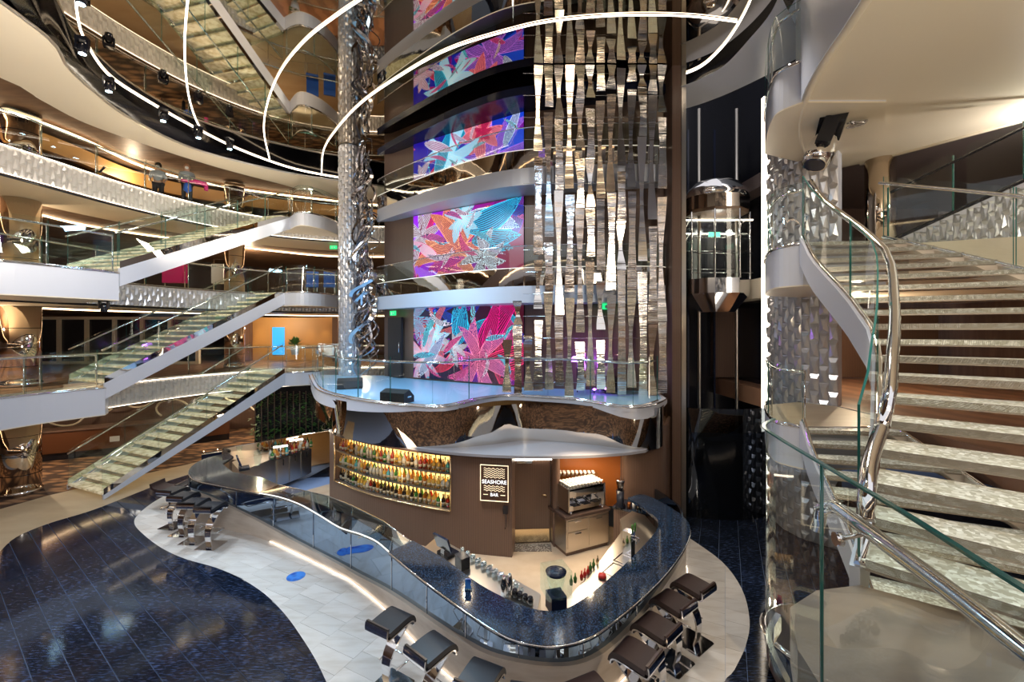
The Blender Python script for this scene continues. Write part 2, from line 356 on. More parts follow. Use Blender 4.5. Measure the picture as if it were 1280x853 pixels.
def balustrade(name, path, z, label, group=None, h=.95, pane=1.2, top='handrail', parent=None, post=True, rail_in=.06, r=.022, cat='railing', tint='glass'):
    t = parent or thing(name, label, cat, (path[0][0], path[0][1], z if not hasattr(z, '__len__') else z[0]), 0, group)
    off = Vector(t.location)
    L = length([p[:2] for p in path]); n = max(1, round(L/pane)); K = 5
    zz = z if hasattr(z, '__len__') else [z]*len(path)
    P3 = resample([(p[0], p[1], q) for p, q in zip(path, zz)], n*K+1)
    P3 = [(p[0]-off.x, p[1]-off.y, p[2]-off.z) for p in P3]
    for i in range(n):
        seg = P3[i*K:(i+1)*K+1]; q = [tuple(np.array(seg[0])+(np.array(seg[1])-np.array(seg[0]))*.04)]+seg[1:-1]+[tuple(np.array(seg[-1])-(np.array(seg[-1])-np.array(seg[-2]))*.04)]
        b = MB(); A = [(p[0], p[1], p[2]+.02) for p in q]; B = [(p[0], p[1], p[2]+h) for p in q]
        o2 = offset([p[:2] for p in q], .014); C = [(a[0], a[1], p[2]+.02) for a, p in zip(o2, q)]; D = [(a[0], a[1], p[2]+h) for a, p in zip(o2, q)]
        b.loft(A, B); b.loft(B, D, 1, False)
        b.add([A[0], B[0], D[0], C[0]], [(0, 1, 2, 3)], 1); b.add([A[-1], B[-1], D[-1], C[-1]], [(3, 2, 1, 0)], 1)
        b.build('glass_pane', [tint, 'edge'], t)
    ri = offset([p[:2] for p in P3], rail_in); hr = h-.10
    MB().tube([(a[0], a[1], p[2]+hr) for a, p in zip(ri, P3)], r, 8).build('handrail', 'chrome', t)
    MB().tube([(p[0], p[1], p[2]+.02) for p in P3], .022, 6).build('base_channel', 'chrome', t)
    if post:
        for i in range(0, n+1):
            a, p = ri[i*K], P3[i*K]
            MB().tube([(a[0], a[1], p[2]), (a[0], a[1], p[2]+hr)], .012, 6).build('post', 'chrome', t)
    return t
def deck(z, nm, topmat, relief='scale_warm', led=True, h=.62, rng_=None):
    far = [(1.5, 24.8), (-21.8, 24.8), (-21.8, 2)]
    d = struct(MB().prism(offset(E, .10)+far, z-.62, z, 0), nm, 'brown_ceil')
    MB().prism(offset(E, .12)+far, z, z+.012).build('deck_covering', topmat, d)
    # soffit
    A = offset(E, .16); B = offset(E, 1.9)
    MB().loft([(p[0], p[1], z-.66) for p in A], [(p[0], p[1], z-.70) for p in B]).build('cream_soffit', 'cream', d)
    MB().loft([(p[0], p[1], z-.70) for p in B], [(p[0], p[1], z-.60) for p in offset(E, 1.95)]).build('soffit_edge', 'cream', d)
    cv = offset(E, 3.4); wv = [(p[0]+.35*math.sin(i*.33), p[1]+.3*math.cos(i*.27), z-.66) for i, p in enumerate(cv)]
    MB().tube(wv, .03, 6).build('cove_light', 'ledw', d)
    s = scales(MB(), E, z-h, z-.02, .115, .30, .05, -1)
    s.loft([(p[0], p[1], z-h) for p in E], [(p[0], p[1], z-.02) for p in E]).build('relief_band', relief, d)
    if led:
        MB().tube([(p[0], p[1], z-.005) for p in offset(E, -.03)], .011, 6).build('edge_light', 'led_line', d)
        MB().tube([(p[0], p[1], z-h-.01) for p in offset(E, -.03)], .007, 6).build('edge_light', 'led_line', d)
    MB().tube([(p[0], p[1], z-.66) for p in offset(E, .05)], .022, 6).build('shadow_reveal', 'black', d)
    return d
deck(2.8, 'floor_first_deck', 'wood_floor'); deck(5.6, 'floor_second_deck', 'beige', 'scale', False); deck(8.4, 'floor_third_deck', 'carpet')
for z, w in ((2.8, 'first'), (5.6, 'second'), (8.4, 'third')):
    balustrade('deck_railing', offset(E, .12)[4:64], z, 'curved glass and chrome railing along the %s gallery edge above the lit relief band' % w, 'gallery railings')
# ------------------------------------------------------------------ ceiling: mirror, dark ring, cream soffit
ring = spl([(-5.6, 3), (-7.2, 6.0), (-8.2, 7.4), (-8.85, 8.6), (-9.4, 10.0), (-9.65, 11.8), (-9.3, 13.8), (-8.4, 15.4), (-6.9, 16.6), (-4.5, 17.4), (-1.0, 17.0), (2.0, 14.4), (3.5, 11.6), (3.86, 10.1), (4.35, 9.3), (4.55, 8.5), (4.5, 7.6), (4.2, 6.5), (3.6, 4.5), (2.5, 2), (0, -1), (-3.5, 0)], 6, True)
ring = offset(ring+[ring[0]], .38)[:-1]
struct(MB().prism(ring, 10.28, 10.4), 'ceiling', 'mirror')
rc = ring+[ring[0], ring[1]]
ro = offset(rc, .30); r2 = offset(rc, 2.3)
rt = MB(); rt.loft([(p[0], p[1], 10.28) for p in rc], [(p[0], p[1], 9.96) for p in offset(rc, .02)])
CI = resample(spl([(-7.9, 4.4), (-8.5, 6.6)]+[px(u, v, 9.8) for u, v in [(62, 50), (84, 84), (116, 114), (160, 147), (230, 182), (300, 203), (380, 220), (448, 229)]]+[(-3.5, 16.9), (0, 16.6)], 6), 70)
RI = resample(rc[6:64], 70)
rt.loft([(p[0], p[1], 10.27) for p in RI], [(p[0], p[1], 9.80) for p in CI])
trim = struct(rt, 'trim_1', 'black'); trim['label'] = 'dark lacquered ring round the mirrored ceiling'
MB().tube([(p[0], p[1], 9.82) for p in CI], .03, 6).build('ring_lip', 'steel', trim)
EE = E  # cream soffit between ring lip and gallery ceiling, left side
nA = CI; OB = spl([(-12.6, 2.2), (-12.0, 6)]+[px(u, v, 9.72) for u, v in [(0, 97), (51, 125), (107, 154), (188, 183), (274, 210), (350, 230), (422, 248)]]+[(-3.5, 18.6), (1.5, 17.5)], 6); nB = resample(OB, 70)
t2 = struct(MB().loft([(p[0], p[1], 9.80) for p in nA], [(p[0], p[1], 9.72) for p in nB]), 'trim_2', 'cream'); t2['label'] = 'wide cream ceiling soffit curving round the galleries'
MB().loft([(p[0], p[1], 9.72) for p in OB], [(p[0], p[1], 10.02) for p in OB]).build('soffit_edge', 'cream', t2)
struct(MB().prism(OB+[(1.5, 24.8), (-21.8, 24.8), (-21.8, 2)], 10.0, 10.2), 'ceiling_gallery', 'brown_ceil')
cv = offset(E, 2.2)
struct(MB().tube([(p[0]+.5*math.sin(i*.3), p[1], 9.90) for i, p in enumerate(cv)], .035, 6), 'trim_3', 'ledw')
cv = offset(E, 2.8); struct(MB().wall([(p[0]+.5*math.sin(i*.3), p[1]) for i, p in enumerate(cv)], 9.4, 9.86, .2), 'trim_4', 'ochre')
# right soffit of ring
Ra = resample([p for p in offset(ring[72:102], .42)], 30)
Rb = resample([(4.2, 12.6)]+[px(845, 140, 9.8), px(900, 121, 9.8), px(955, 97, 9.8), (7.0, 8.2), (7.4, 6.5)], 30)
Ra2 = [p for p in Ra]
struct(MB().loft([(p[0], p[1], 9.80) for p in spl([px(838, 112, 9.8), px(870, 101, 9.8), px(905, 82, 9.8), px(940, 45, 9.8), px(962, 18, 9.8), px(975, -8, 9.8)], 6)],
                 [(p[0], p[1], 9.72) for p in spl([px(840, 140, 9.72), px(870, 132, 9.72), px(905, 119, 9.72), px(940, 103, 9.72), px(975, 85, 9.72), px(1010, 65, 9.72)], 6)]), 'trim_5', 'white')
# LED arcs
def arc(pts, lab, z=10.262, r=.018):
    P = spl([(*px(u, v, z), z) for u, v in pts], 6)
    t = thing('light_arc', lab, 'ceiling light', P[0], 0, 'curved light lines on the mirrored ceiling')
    Q = [(p[0]-P[0][0], p[1]-P[0][1], p[2]-P[0][2]) for p in P]
    MB().tube(Q, r, 8).build('diffuser', 'led', t)
    MB().tube([(p[0], p[1], p[2]+.012) for p in Q], r*1.05, 6).build('track', 'chrome', t)
arc([(236, -12), (232, 30), (231, 70), (235, 115), (243, 145), (253, 166)], 'short glowing light arc nearest the left corner of the mirrored ceiling')
arc([(462, -8), (420, 20), (380, 52), (350, 90), (334, 130), (330, 165), (337, 199)], 'middle glowing light arc curving left of the textured column')
arc([(921, 27), (860, 20), (780, 19), (700, 25), (640, 37), (560, 62), (500, 95), (450, 130), (418, 165), (404, 190), (402, 219)], 'longest glowing light arc sweeping across the metal strip curtain')
arc([(94, -14), (97, 20), (106, 50), (134, 92), (175, 121), (240, 158), (299, 187), (370, 212), (446, 226)], 'glowing light line following the left rim of the ceiling')
arc([(843, 97), (875, 84), (900, 62), (920, 35), (936, 5), (944, -20)], 'glowing light line following the right rim of the ceiling')

# ------------------------------------------------------------------ LED art
def art(name, seedn, aspect, spec, bg):
    H = 190; Wd = int(H*aspect); y, x = np.mgrid[0:H+1, 0:Wd+1]; x = x/H; y = y/H
    c = np.zeros(x.shape+(3,)); w = np.clip(x/aspect+.12*np.sin(6*y), 0, 1)[..., None]
    c[:] = np.array(bg[0])*(1-w)+np.array(bg[1])*w
    def petal(cx, cy_, ang, L, wd, fill, line, nv, bend=0, fill2=None):
        nonlocal c
        dx, dy = x-cx, y-cy_; a = (dx*math.cos(ang)+dy*math.sin(ang))/L; b = (-dx*math.sin(ang)+dy*math.cos(ang))/L
        b = b-bend*a*(1-a)*1.6; prof = wd*np.sin(PI*np.clip(a, 0, 1)**.8)**.75+1e-4
        q = b/prof; ins = (a > 0) & (a < 1) & (abs(q) < 1)
        f2 = np.array(fill2 if fill2 else fill)*.6; wq = min(fill) > .3; col = np.array(fill)*(.75 if wq else .33)*(1-a[..., None])+f2*(.9 if wq else .75)*a[..., None]
        c = np.where(ins[..., None], c*.15+col*.85, c)
        vein = (np.abs(((q*nv+.5) % 1)-.5) < .11) | (abs(q) > .93)
        c = np.where((ins & vein)[..., None], np.array(line), c)
    def flower(cx, cy_, R, n, wd, fill, line, nv, rot=0, bend=.2, fill2=None):
        for k in range(n):
            an = rot+2*PI*k/n; petal(cx, cy_, an, R*(1+.15*math.sin(k*2.3)), wd, fill, line, nv, bend*(1 if k % 2 else -1), fill2)
    rs = random.Random(seedn); pal = [(.9, .02, .45), (.1, .75, .95), (.03, .15, .75), (.5, .03, .7), (1, .15, .3)]
    for _ in range(26): petal(rs.uniform(0, aspect), rs.uniform(0, 1), rs.uniform(0, 6.28), rs.uniform(.4, .9), rs.uniform(.08, .16), tuple(v*.35 for v in rs.choice(pal)), rs.choice(pal), rs.choice((3, 4, 5, 6)), rs.uniform(-.5, .5))
    for s_ in spec: (flower if s_[0] == 'f' else petal)(*s_[1:])
    for _ in range(16): petal(rs.uniform(0, aspect), rs.uniform(0, 1), rs.uniform(0, 6.28), rs.uniform(.25, .55), rs.uniform(.05, .11), tuple(v*.6 for v in rs.choice(pal)), rs.choice(((1, .9, 1), (.3, .9, 1), (1, .3, .6))), 3, rs.uniform(-.5, .5))
    return np.clip(c, 0, 1)**1.7*1.25, Wd, H
MG, PK, CY, BL, WH, NV, CR, PU, OR = (.9, .02, .45), (1, .12, .35), (.1, .75, .95), (.03, .15, .75), (.85, .93, 1), (.01, .02, .12), (.35, .01, .10), (.4, .04, .75), (1, .4, .2)
screen_mat = bpy.data.materials.new('led_screen'); screen_mat.use_nodes = True
nt = screen_mat.node_tree; bb = nt.nodes['Principled BSDF']; bb.inputs['Base Color'].default_value = (.01, .01, .01, 1); bb.inputs['Roughness'].default_value = .3
at_ = nt.nodes.new('ShaderNodeAttribute'); at_.attribute_name = 'picture'; nt.links.new(at_.outputs['Color'], bb.inputs['Emission Color']); bb.inputs['Emission Strength'].default_value = 1.15
M['screen'] = screen_mat
PB, PC = (-2.93, 12.87), (.33, 10.93)
def screen(z0, z1, spec, bg, label):
    Lw = math.dist(PB, PC); c, Wd, H = art('a', int(z0*10), Lw/(z1-z0), spec, bg)
    ux, uy = (PC[0]-PB[0])/Lw, (PC[1]-PB[1])/Lw; nx, ny = uy, -ux
    if ny > 0: nx, ny = -nx, -ny
    vs = [(ux*Lw*i/Wd+nx*.06, uy*Lw*i/Wd+ny*.06, (z1-z0)*j/H) for j in range(H+1) for i in range(Wd+1)]
    fs = [(j*(Wd+1)+i, j*(Wd+1)+i+1, (j+1)*(Wd+1)+i+1, (j+1)*(Wd+1)+i) for j in range(H) for i in range(Wd)]
    me = bpy.data.meshes.new('display'); me.from_pydata(vs, [], fs); me.materials.append(screen_mat)
    a = me.color_attributes.new('picture', 'FLOAT_COLOR', 'POINT'); a.data.foreach_set('color', np.c_[c.reshape(-1, 3), np.ones(c.shape[0]*c.shape[1])].ravel())
    t = thing('video_screen', label, 'screen', (PB[0], PB[1], z0), 0, 'flower pictures on the tower screens')
    link('display', me, t)
    MB().box((ux*Lw/2+nx*.02, uy*Lw/2+ny*.02, (z1-z0)/2), (Lw, .05, z1-z0), math.atan2(uy, ux)).build('housing', 'black_matt', t)
screen(2.86, 4.93, [('f', .35, .62, .5, 9, .10, (.5, .05, .35), OR, 3, .3, .2, BL), ('f', .42, .62, .26, 9, .16, WH, CY, 3, .1), ('p', .75, .98, 1.6, -.6, .16, BL, CY, 5, .2, (0, .3, .6)), ('p', 1.0, .55, 2.0, .5, .17, (.02, .1, .4), CY, 5), ('p', .85, .5, 1.45, .55, .18, (.02, .2, .6), CY, 4),
        ('f', .2, .3, .42, 10, .12, WH, PK, 3, .5, .1, CY), ('p', 1.15, .3, .9, 1.0, .16, CR, MG, 5, .2), ('p', 1.2, .25, .35, .95, .15, CR, PK, 5, -.2), ('p', 1.25, .35, 1.3, .8, .13, (.5, 0, .15), MG, 5),
        ('f', 1.15, .28, .55, 12, .14, MG, (1, .45, .6), 4, .1, .25, PU), ('f', .75, .45, .24, 8, .18, WH, CR, 3, .2), ('f', .02, .85, .4, 9, .14, MG, CY, 3, 0), ('p', .1, .02, .9, .8, .1, BL, WH, 4)], (NV, (.16, .01, .05)), 'lowest flower screen, blue and magenta petals above the stage')
screen(5.75, 7.70, [('p', .1, .2, 1.2, .8, .15, MG, PK, 4), ('f', .15, .7, .45, 9, .15, (.7, 0, .3), WH, 3, .3), ('f', .85, .4, .75, 12, .15, MG, (1, .6, .4), 5, .2, .25, OR), ('p', .9, .8, -.2, 1.0, .15, BL, WH, 6, .2), ('p', .95, .7, .3, 1.0, .18, (0, .2, .6), CY, 6, -.2), ('p', 1.1, .5, .0, .8, .16, CR, CY, 5), ('f', .95, .85, .34, 9, .2, WH, CY, 2, .1),
        ('f', 1.3, .25, .4, 9, .16, CR, WH, 4, .5), ('p', .5, .3, 2.6, .6, .14, WH, MG, 4), ('p', .3, .15, .2, .7, .12, PU, PK, 4)], (PU, CR), 'second flower screen up, magenta bloom with white petals')
screen(8.5, 9.95, [('f', 1.9, .25, .9, 14, .12, PU, (.75, .4, 1), 4, .2, .2, BL), ('f', 1.7, .75, .5, 8, .22, PK, (1, .5, .5), 4, .1), ('f', 1.75, .8, .2, 7, .25, CR, PK, 2), ('f', 1.0, .5, .7, 9, .15, WH, CY, 3, .3, .3), ('p', .6, .1, 1.2, 1.0, .14, (0, .2, .5), CY, 5), ('p', 2.2, .4, 1.1, .8, .12, BL, WH, 5), ('f', .2, .2, .35, 7, .2, PK, WH, 2), ('p', .3, .9, -.4, .8, .12, MG, WH, 4)], ((.05, .02, .35), (.05, .15, .6)), 'third flower screen up, white lily and pink bloom on blue')

# ------------------------------------------------------------------ tower core
core = [(-4.1, 13.7), PB, PC, (2.0, 10.55), (3.75, 10.25), (3.95, 14), (-1, 17)]
struct(MB().prism(core, 1.9, 10.3), 'wall_tower', 'wood')
# side fin seen right of the curtain
fin = thing('tower_fin', 'tall dark bronze fin running up the tower right of the metal strip curtain', 'wall panel', (3.75, 9.9, 0))
MB().box((-.02, 0, 5.14), (.20, .5, 10.28)).build('fin_panel', 'wood', fin); MB().box((.14, -.1, 5.14), (.10, .3, 10.28)).build('fin_edge', 'steel', fin)
def tslab(z0, z1, nm, mt, par, lab):
    front = spl([(-4.3, 13.6), (-3.6, 12.9), (-2.6, 12.0), (-1.4, 11.0), (-.2, 10.25), (1.0, 9.95), (2.2, 9.85), (3.3, 9.85), (3.6, 10.0)], 6)
    back = [(3.6, 10.6), (0, 11.6), (-3, 13.3)]
    t = struct(MB().prism(front+back, z0, z1), nm, mt); t['label'] = lab
    if par:
        MB().wall(front, z1, z1+.42, .03).build('mirrored_parapet', 'mirror_wall', t)
        MB().tube([(p[0], p[1], z1+.43) for p in front], .008, 6).build('parapet_light', 'led_soft', t)
        MB().wall(offset(front, -.0), z1+.42, z1+.95, .012).build('glass_screen', 'glass', t)
        MB().tube([(p[0], p[1], z1+.95) for p in front], .014, 6).build('rail', 'chrome', t)
tslab(4.93, 5.33, 'trim_6', 'white', True, 'white lens shaped tower balcony above the lowest flower screen')
tslab(7.72, 8.12, 'trim_7', 'white', True, 'white lens shaped tower balcony above the second flower screen')
tslab(9.86, 10.05, 'trim_8', 'navy', False, 'dark lens shaped tower canopy under the mirrored ceiling')
def exit_sign(x, y, z, rz, lab):
    t = thing('exit_sign', lab, 'sign', (x, y, z), rz); MB().box((0, 0, 0), (.28, .04, .14)).build('panel', 'exit_green', t)
    MB().box((-.05, -.022, -.01), (.05, .004, .08)).build('figure', 'paper', t); MB().add([(.02, -.023, -.02), (.09, -.023, 0), (.02, -.023, .02)], [(0, 1, 2)]).build('arrow', 'paper', t)
M['exit_green'] = mat('exit_green', (.02, .4, .12), .5, emit=(.02, .7, .2), es=1.2)
td = struct(MB().box((-3.62, 13.24, 3.75), (.72, .08, 1.85), -.72), 'door_3', 'black_matt'); MB().tube([(-3.45, 13.0, 3.6), (-3.45, 13.0, 3.9)], .015).build('door_handle', 'chrome', td)
exit_sign(-3.66, 13.12, 4.80, -.72, 'small green exit sign over the dark door left of the lowest screen')
exit_sign(-7.2, 17.2, 7.61, 0, 'small green exit sign hanging at the second gallery end')
exit_sign(2.3, 10.2, 4.85, 0, 'small green exit sign behind the metal strip curtain')
# metal strip curtain
YC = 9.6
cur = thing('strip_curtain', 'tall curtain of waisted rippled chrome strips hanging on the tower front', 'metal sculpture', (0, YC, 2.8))
cols = [634, 647, 660, 673, 686, 699, 712, 725, 738, 751, 764, 777, 790, 803, 816, 828]
for ci, u in enumerate(cols):
    x0 = (u-640)/F*YC; z = -.02+random.uniform(0, .25); top = 7.46 if ci > 2 else random.uniform(.9, 2.2)
    ph = random.uniform(0, 6); kk = ci
    while z < top-.1:
        L = min(random.choice([1.1, 1.6, 2.2, 2.8]), top-z); n = max(8, int(L/.045)); broad = kk % 2 == 0; P = []; Ws = []
        for i in range(n+1):
            q = i/n; rip = .0035*math.sin(i*1.15+ph)+.002*math.sin(i*2.7+ph*2); bow = (.07 if broad else -.05)*math.sin(PI*q)
            P.append((x0+.010*math.sin(3*q+ph), bow+(rip if not broad else rip*.25), z+L*q))
            Ws.append(.205-(.125 if broad else .065)*math.sin(PI*q)**2-(0 if broad else .02*math.sin(5*q+ph)))
        MB().ribbon(P, Ws, (1, .10*math.sin(kk*1.7+ph), 0), .006).build('strip', 'strip_flat' if broad else 'strip', cur)
        z += L+(.015 if random.random() < .6 else random.uniform(.1, .26)); kk += 1
for k in range(15):
    zz = .3+k*.5; MB().tube([(.25, .05, zz), (3.4, .05, zz+random.uniform(-.02, .02))], .005, 5).build('wire', 'chrome', cur)
# tangled metal sculpture
tan = thing('tangled_sculpture', 'tangled ribbons of polished metal rising beside the textured column', 'metal sculpture', (-4.72, 13.6, 2.8))
for k in range(62):
    z = random.uniform(0, 5.6); n = 26; P = []; a = random.uniform(0, 6.3); rr = random.uniform(.05, .42); L = random.uniform(1.2, 2.6)
    for i in range(n):
        q = i/(n-1); P.append((rr*math.cos(a+q*5)+.1*math.sin(q*11+a), rr*.6*math.sin(a+q*4), min(z+q*L, 7.45)))
    MB().ribbon(P, random.uniform(.05, .12), (math.cos(a), math.sin(a), .3), .006).build('ribbon', 'tangle', tan)
# textured column
def scale_column(name, x, y, r, z0, z1, label, w=.105, h=.26):
    pts = [(r*math.cos(-a), r*math.sin(-a)) for a in np.linspace(0, 2*PI, 25)]
    t = thing(name, label, 'column', (x, y, z0))
    scales(MB(), pts, 0, z1-z0, w, h, .035, 1).build('scale_cladding', 'scale', t)
    MB().lathe([(r, 0), (r, z1-z0)], n=24).build('shaft', 'scale', t); return t
scale_column('textured_column', -5.33, 14.0, .33, 0, 10.27, 'pearly textured column with staggered scales between galleries and tower')
def chrome_column(x, y, r, lab, segs=((0.02, 2.08), (2.83, 4.9), (5.63, 7.7), (8.43, 9.8))):
    for a, b in segs:
        lvl = {0: 'ground floor lounge', 2: 'first gallery', 5: 'second gallery', 8: 'third gallery'}[int(a)]
        t = thing('mirrored_column', lab % lvl, 'column', (x, y, a), 0, 'mirror clad round columns')
        MB().lathe([(r, 0), (r, b-a)], n=28).build('cladding', 'bronze', t)
        MB().lathe([(r+.03, 0), (r+.03, .08), (r+.005, .1)], n=28).build('base_ring', 'chrome', t)
        for j in range(3): MB().lathe([(r+.004, 0), (r+.004, .012)], (0, 0, .5+j*.5), n=28).build('joint_ring', 'black', t)
chrome_column(-12.9, 11.2, .38, 'bronze mirrored round column at the left picture edge on the %s')
chrome_column(-10.8, 16.6, .34, 'mirrored round column behind the stair head on the %s', ((2.83, 4.9), (5.63, 7.7), (8.43, 9.8)))

# ------------------------------------------------------------------ left stairs
def flight(a, b, wv, z0, z1, lab, n=17, tread='tread'):
    a = np.array(a); b = np.array(b); wv = np.array(wv); root = thing('staircase', lab, 'staircase', (a[0], a[1], z0), 0, 'stacked straight flights on the left')
    run = b-a; H = z1-z0
    for k in range(n):
        q = run*k/n; d = run/n*1.12; z = H*(k+1)/n
        p = [q, q+d, q+d+wv, q+wv]
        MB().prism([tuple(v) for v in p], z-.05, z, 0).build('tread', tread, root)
        p = [q+d*.86, q+d*.92, q+d*.92+wv, q+d*.86+wv]
        MB().prism([tuple(v) for v in p], z, z+H/n-.05).build('riser', 'glass', root)
    nrm = wv/np.linalg.norm(wv)
    for off, mt, nm in ((-nrm*.06, 'white', 'stringer'), (wv+nrm*.0, 'white', 'stringer')):
        o = off; A = [(o[0], o[1], -.02), (o[0]+run[0], o[1]+run[1], H-.02)]
        b_ = MB(); o2 = o+nrm*.06
        vs = [(o[0], o[1], -.0 if z0 < 1 else -.30), (o[0]+run[0], o[1]+run[1], H-.42), (o[0]+run[0], o[1]+run[1], H+.0), (o[0], o[1], .12)]
        vs2 = [(v[0]+nrm[0]*.06, v[1]+nrm[1]*.06, v[2]) for v in vs]
        b_.add(vs+vs2, [(0, 1, 2, 3), (7, 6, 5, 4), (0, 4, 5, 1), (3, 2, 6, 7), (0, 3, 7, 4), (1, 5, 6, 2)]); b_.build(nm, mt, root)
        bs = [(v[0], v[1], v[2]) for v in (vs[3], vs[2])]
        m_ = MB(); m_.add([(vs[3][0], vs[3][1], vs[3][2]), (vs[2][0], vs[2][1], vs[2][2]), (vs[2][0], vs[2][1], vs[2][2]+.16), (vs[3][0], vs[3][1], vs[3][2]+.16)], [(0, 1, 2, 3)]).build('mirror_skirt', 'mirror_wall', root)
    for off in (np.zeros(2)+nrm*.02, wv-nrm*.02):
        path = [(a[0]+off[0]+run[0]*t, a[1]+off[1]+run[1]*t) for t in np.linspace(0, 1, 6)]
        balustrade('x', path, [z0+.05+H*t for t in np.linspace(0, 1, 6)], '', parent=root, h=1.0, pane=1.25, post=False)
    return root
WV = (-1.56, .66)
flight((-10.34, 10.76), (-7.9, 14.75), WV, 0, 2.8, 'lowest lit glass staircase rising from the floor to the first gallery')
flight((-10.5, 10.95), (-8.15, 15.2), WV, 2.8, 5.6, 'middle staircase rising from the first to the second gallery')
flight((-9.15, 9.9), (-8.15, 15.6), (-1.6, .4), 5.6, 8.4, 'topmost staircase rising from the second to the third gallery')
def landing(z, pts, th, nm, lab, rail=None, mt='beige'):
    t = thing('stair_landing', lab, 'landing', (pts[0][0], pts[0][1], z-th), 0, 'white fronted stair landings')
    o = pts[0]; q = [(p[0]-o[0], p[1]-o[1]) for p in pts]
    MB().prism(q, 0, th-.012, 0).build('fascia', ['white'], t)
    MB().prism(q, -.02, 0).build('soffit', 'cream', t)
    MB().prism(q, th-.012, th+.004).build('deck_covering', mt, t)
    MB().tube([(p[0], p[1], th) for p in q], .02, 6).build('edge_rail', 'chrome', t)
    if rail: balustrade('x', rail, z, '', parent=t, h=.95)
    return t
landing(2.8, spl([(-11.6, 7.2), (-11.2, 8.6), (-10.95, 9.9), (-10.42, 10.92)], 5)+[(-10.6, 11.2), (-12.2, 12.0), (-13.5, 11), (-13.3, 7.2)], .68, 'l', 'white curved landing at the foot of the middle staircase', spl([(-11.6, 7.2), (-11.2, 8.6), (-10.95, 9.9), (-10.5, 10.8)], 5))
landing(5.6, spl([(-11.4, 6.0), (-10.4, 7.2), (-9.75, 8.1), (-9.35, 9.0), (-9.08, 9.85)], 5)+[(-9.4, 10.1), (-10.8, 10.6), (-12.5, 10), (-12.5, 6)], .62, 'l', 'white curved landing at the foot of the topmost staircase', spl([(-11.4, 6.0), (-10.4, 7.2), (-9.75, 8.1), (-9.35, 9.0), (-9.1, 9.75)], 5))
for z, s, w in ((2.8, (-7.9, 14.75), 'lowest'), (5.6, (-8.15, 15.2), 'middle'), (8.4, (-8.15, 15.6), 'topmost')):
    P = spl([s, (-7.4, 14.9), (-6.9, 15.4), (-6.7, 16.3)], 5)
    landing(z, P+[(-6.9, 17.3), (-9.2, 16.8), (s[0]-1.5, s[1]+.65)], .45, 'l', 'small white landing at the head of the %s staircase' % w, P[1:])

# ------------------------------------------------------------------ gallery backs
def window_wall(z, x0, x1, Y, n, h, k):
    w = struct(MB().box(((x0+x1)/2, Y+.05, z+h/2), (x1-x0, .04, h)), 'window_%d' % k, 'black')
    for i in range(n+1): MB().box((x0+(x1-x0)*i/n, Y, z+h/2), (.14, .12, h)).build('mullion', 'cream', w)
    MB().box(((x0+x1)/2, Y, z+h-.05), (x1-x0, .14, .12)).build('head_frame', 'cream', w)
    MB().box(((x0+x1)/2, Y, z+.05), (x1-x0, .14, .12)).build('sill', 'cream', w)
window_wall(2.83, -20.5, -13.4, 18.2, 6, 2.0, 1)
struct(MB().box((-10.3, 20.4, 3.85), (6.0, .2, 2.05)), 'wall_alcove', 'ochre')
for k, (x, w_) in enumerate([(-12.6, .5), (-8.1, .25)]): struct(MB().box((x, 19.9, 3.85), (w_, .8, 2.05)), 'wall_alcove_pier', 'wood')
d = struct(MB().box((-7.6, 20.2, 3.7), (.9, .08, 1.7)), 'door_1', 'wood')
MB().box((-7.6, 20.13, 3.9), (.3, .04, .5)).build('door_window', 'black', d); MB().tube([(-7.25, 20.1, 3.5), (-7.25, 20.1, 3.8)], .015).build('door_handle', 'chrome', d)
MB().box((-11.1, 20.27, 3.75), (.55, .08, 1.3)).build('info_screen', mat('screen_blue', (.02, .1, .3), .3, emit=(.03, .35, .8), es=1.2), label='tall blue glowing screen in the ochre alcove on the first gallery', cat='screen')
for x in (-12, -9.6, -8.9):
    lamp('SPOT', 'alcove_spot', (x, 20.0, 4.8), 30, (1, .7, .35), (x, 20.3, 2.8), .05, 50)
def potted(x, y, z, lab, s=1):
    t = thing('potted_plant', lab, 'plant', (x, y, z)); MB().lathe([(.14*s, 0), (.2*s, .35*s), (.17*s, .35*s)]).build('pot', 'white', t)
    f = MB()
    for k in range(90):
        a = random.uniform(0, 6.28); e = random.uniform(.1, 1.5); L = random.uniform(.15, .36)*s; c = Vector((math.cos(a)*math.cos(e), math.sin(a)*math.cos(e), math.sin(e)))
        p = c*L+Vector((0, 0, .38*s)); sdv = c.cross(Vector((0, 0, 1))).normalized()*.05*s
        f.add([p-c*.09*s, p+sdv, p+c*.1*s, p-sdv], [(0, 1, 2, 3)])
    f.build('foliage', 'green', t)
potted(-8.6, 16.9, 3.3, 'small green plant in a white pot at the first gallery stair head', .9)
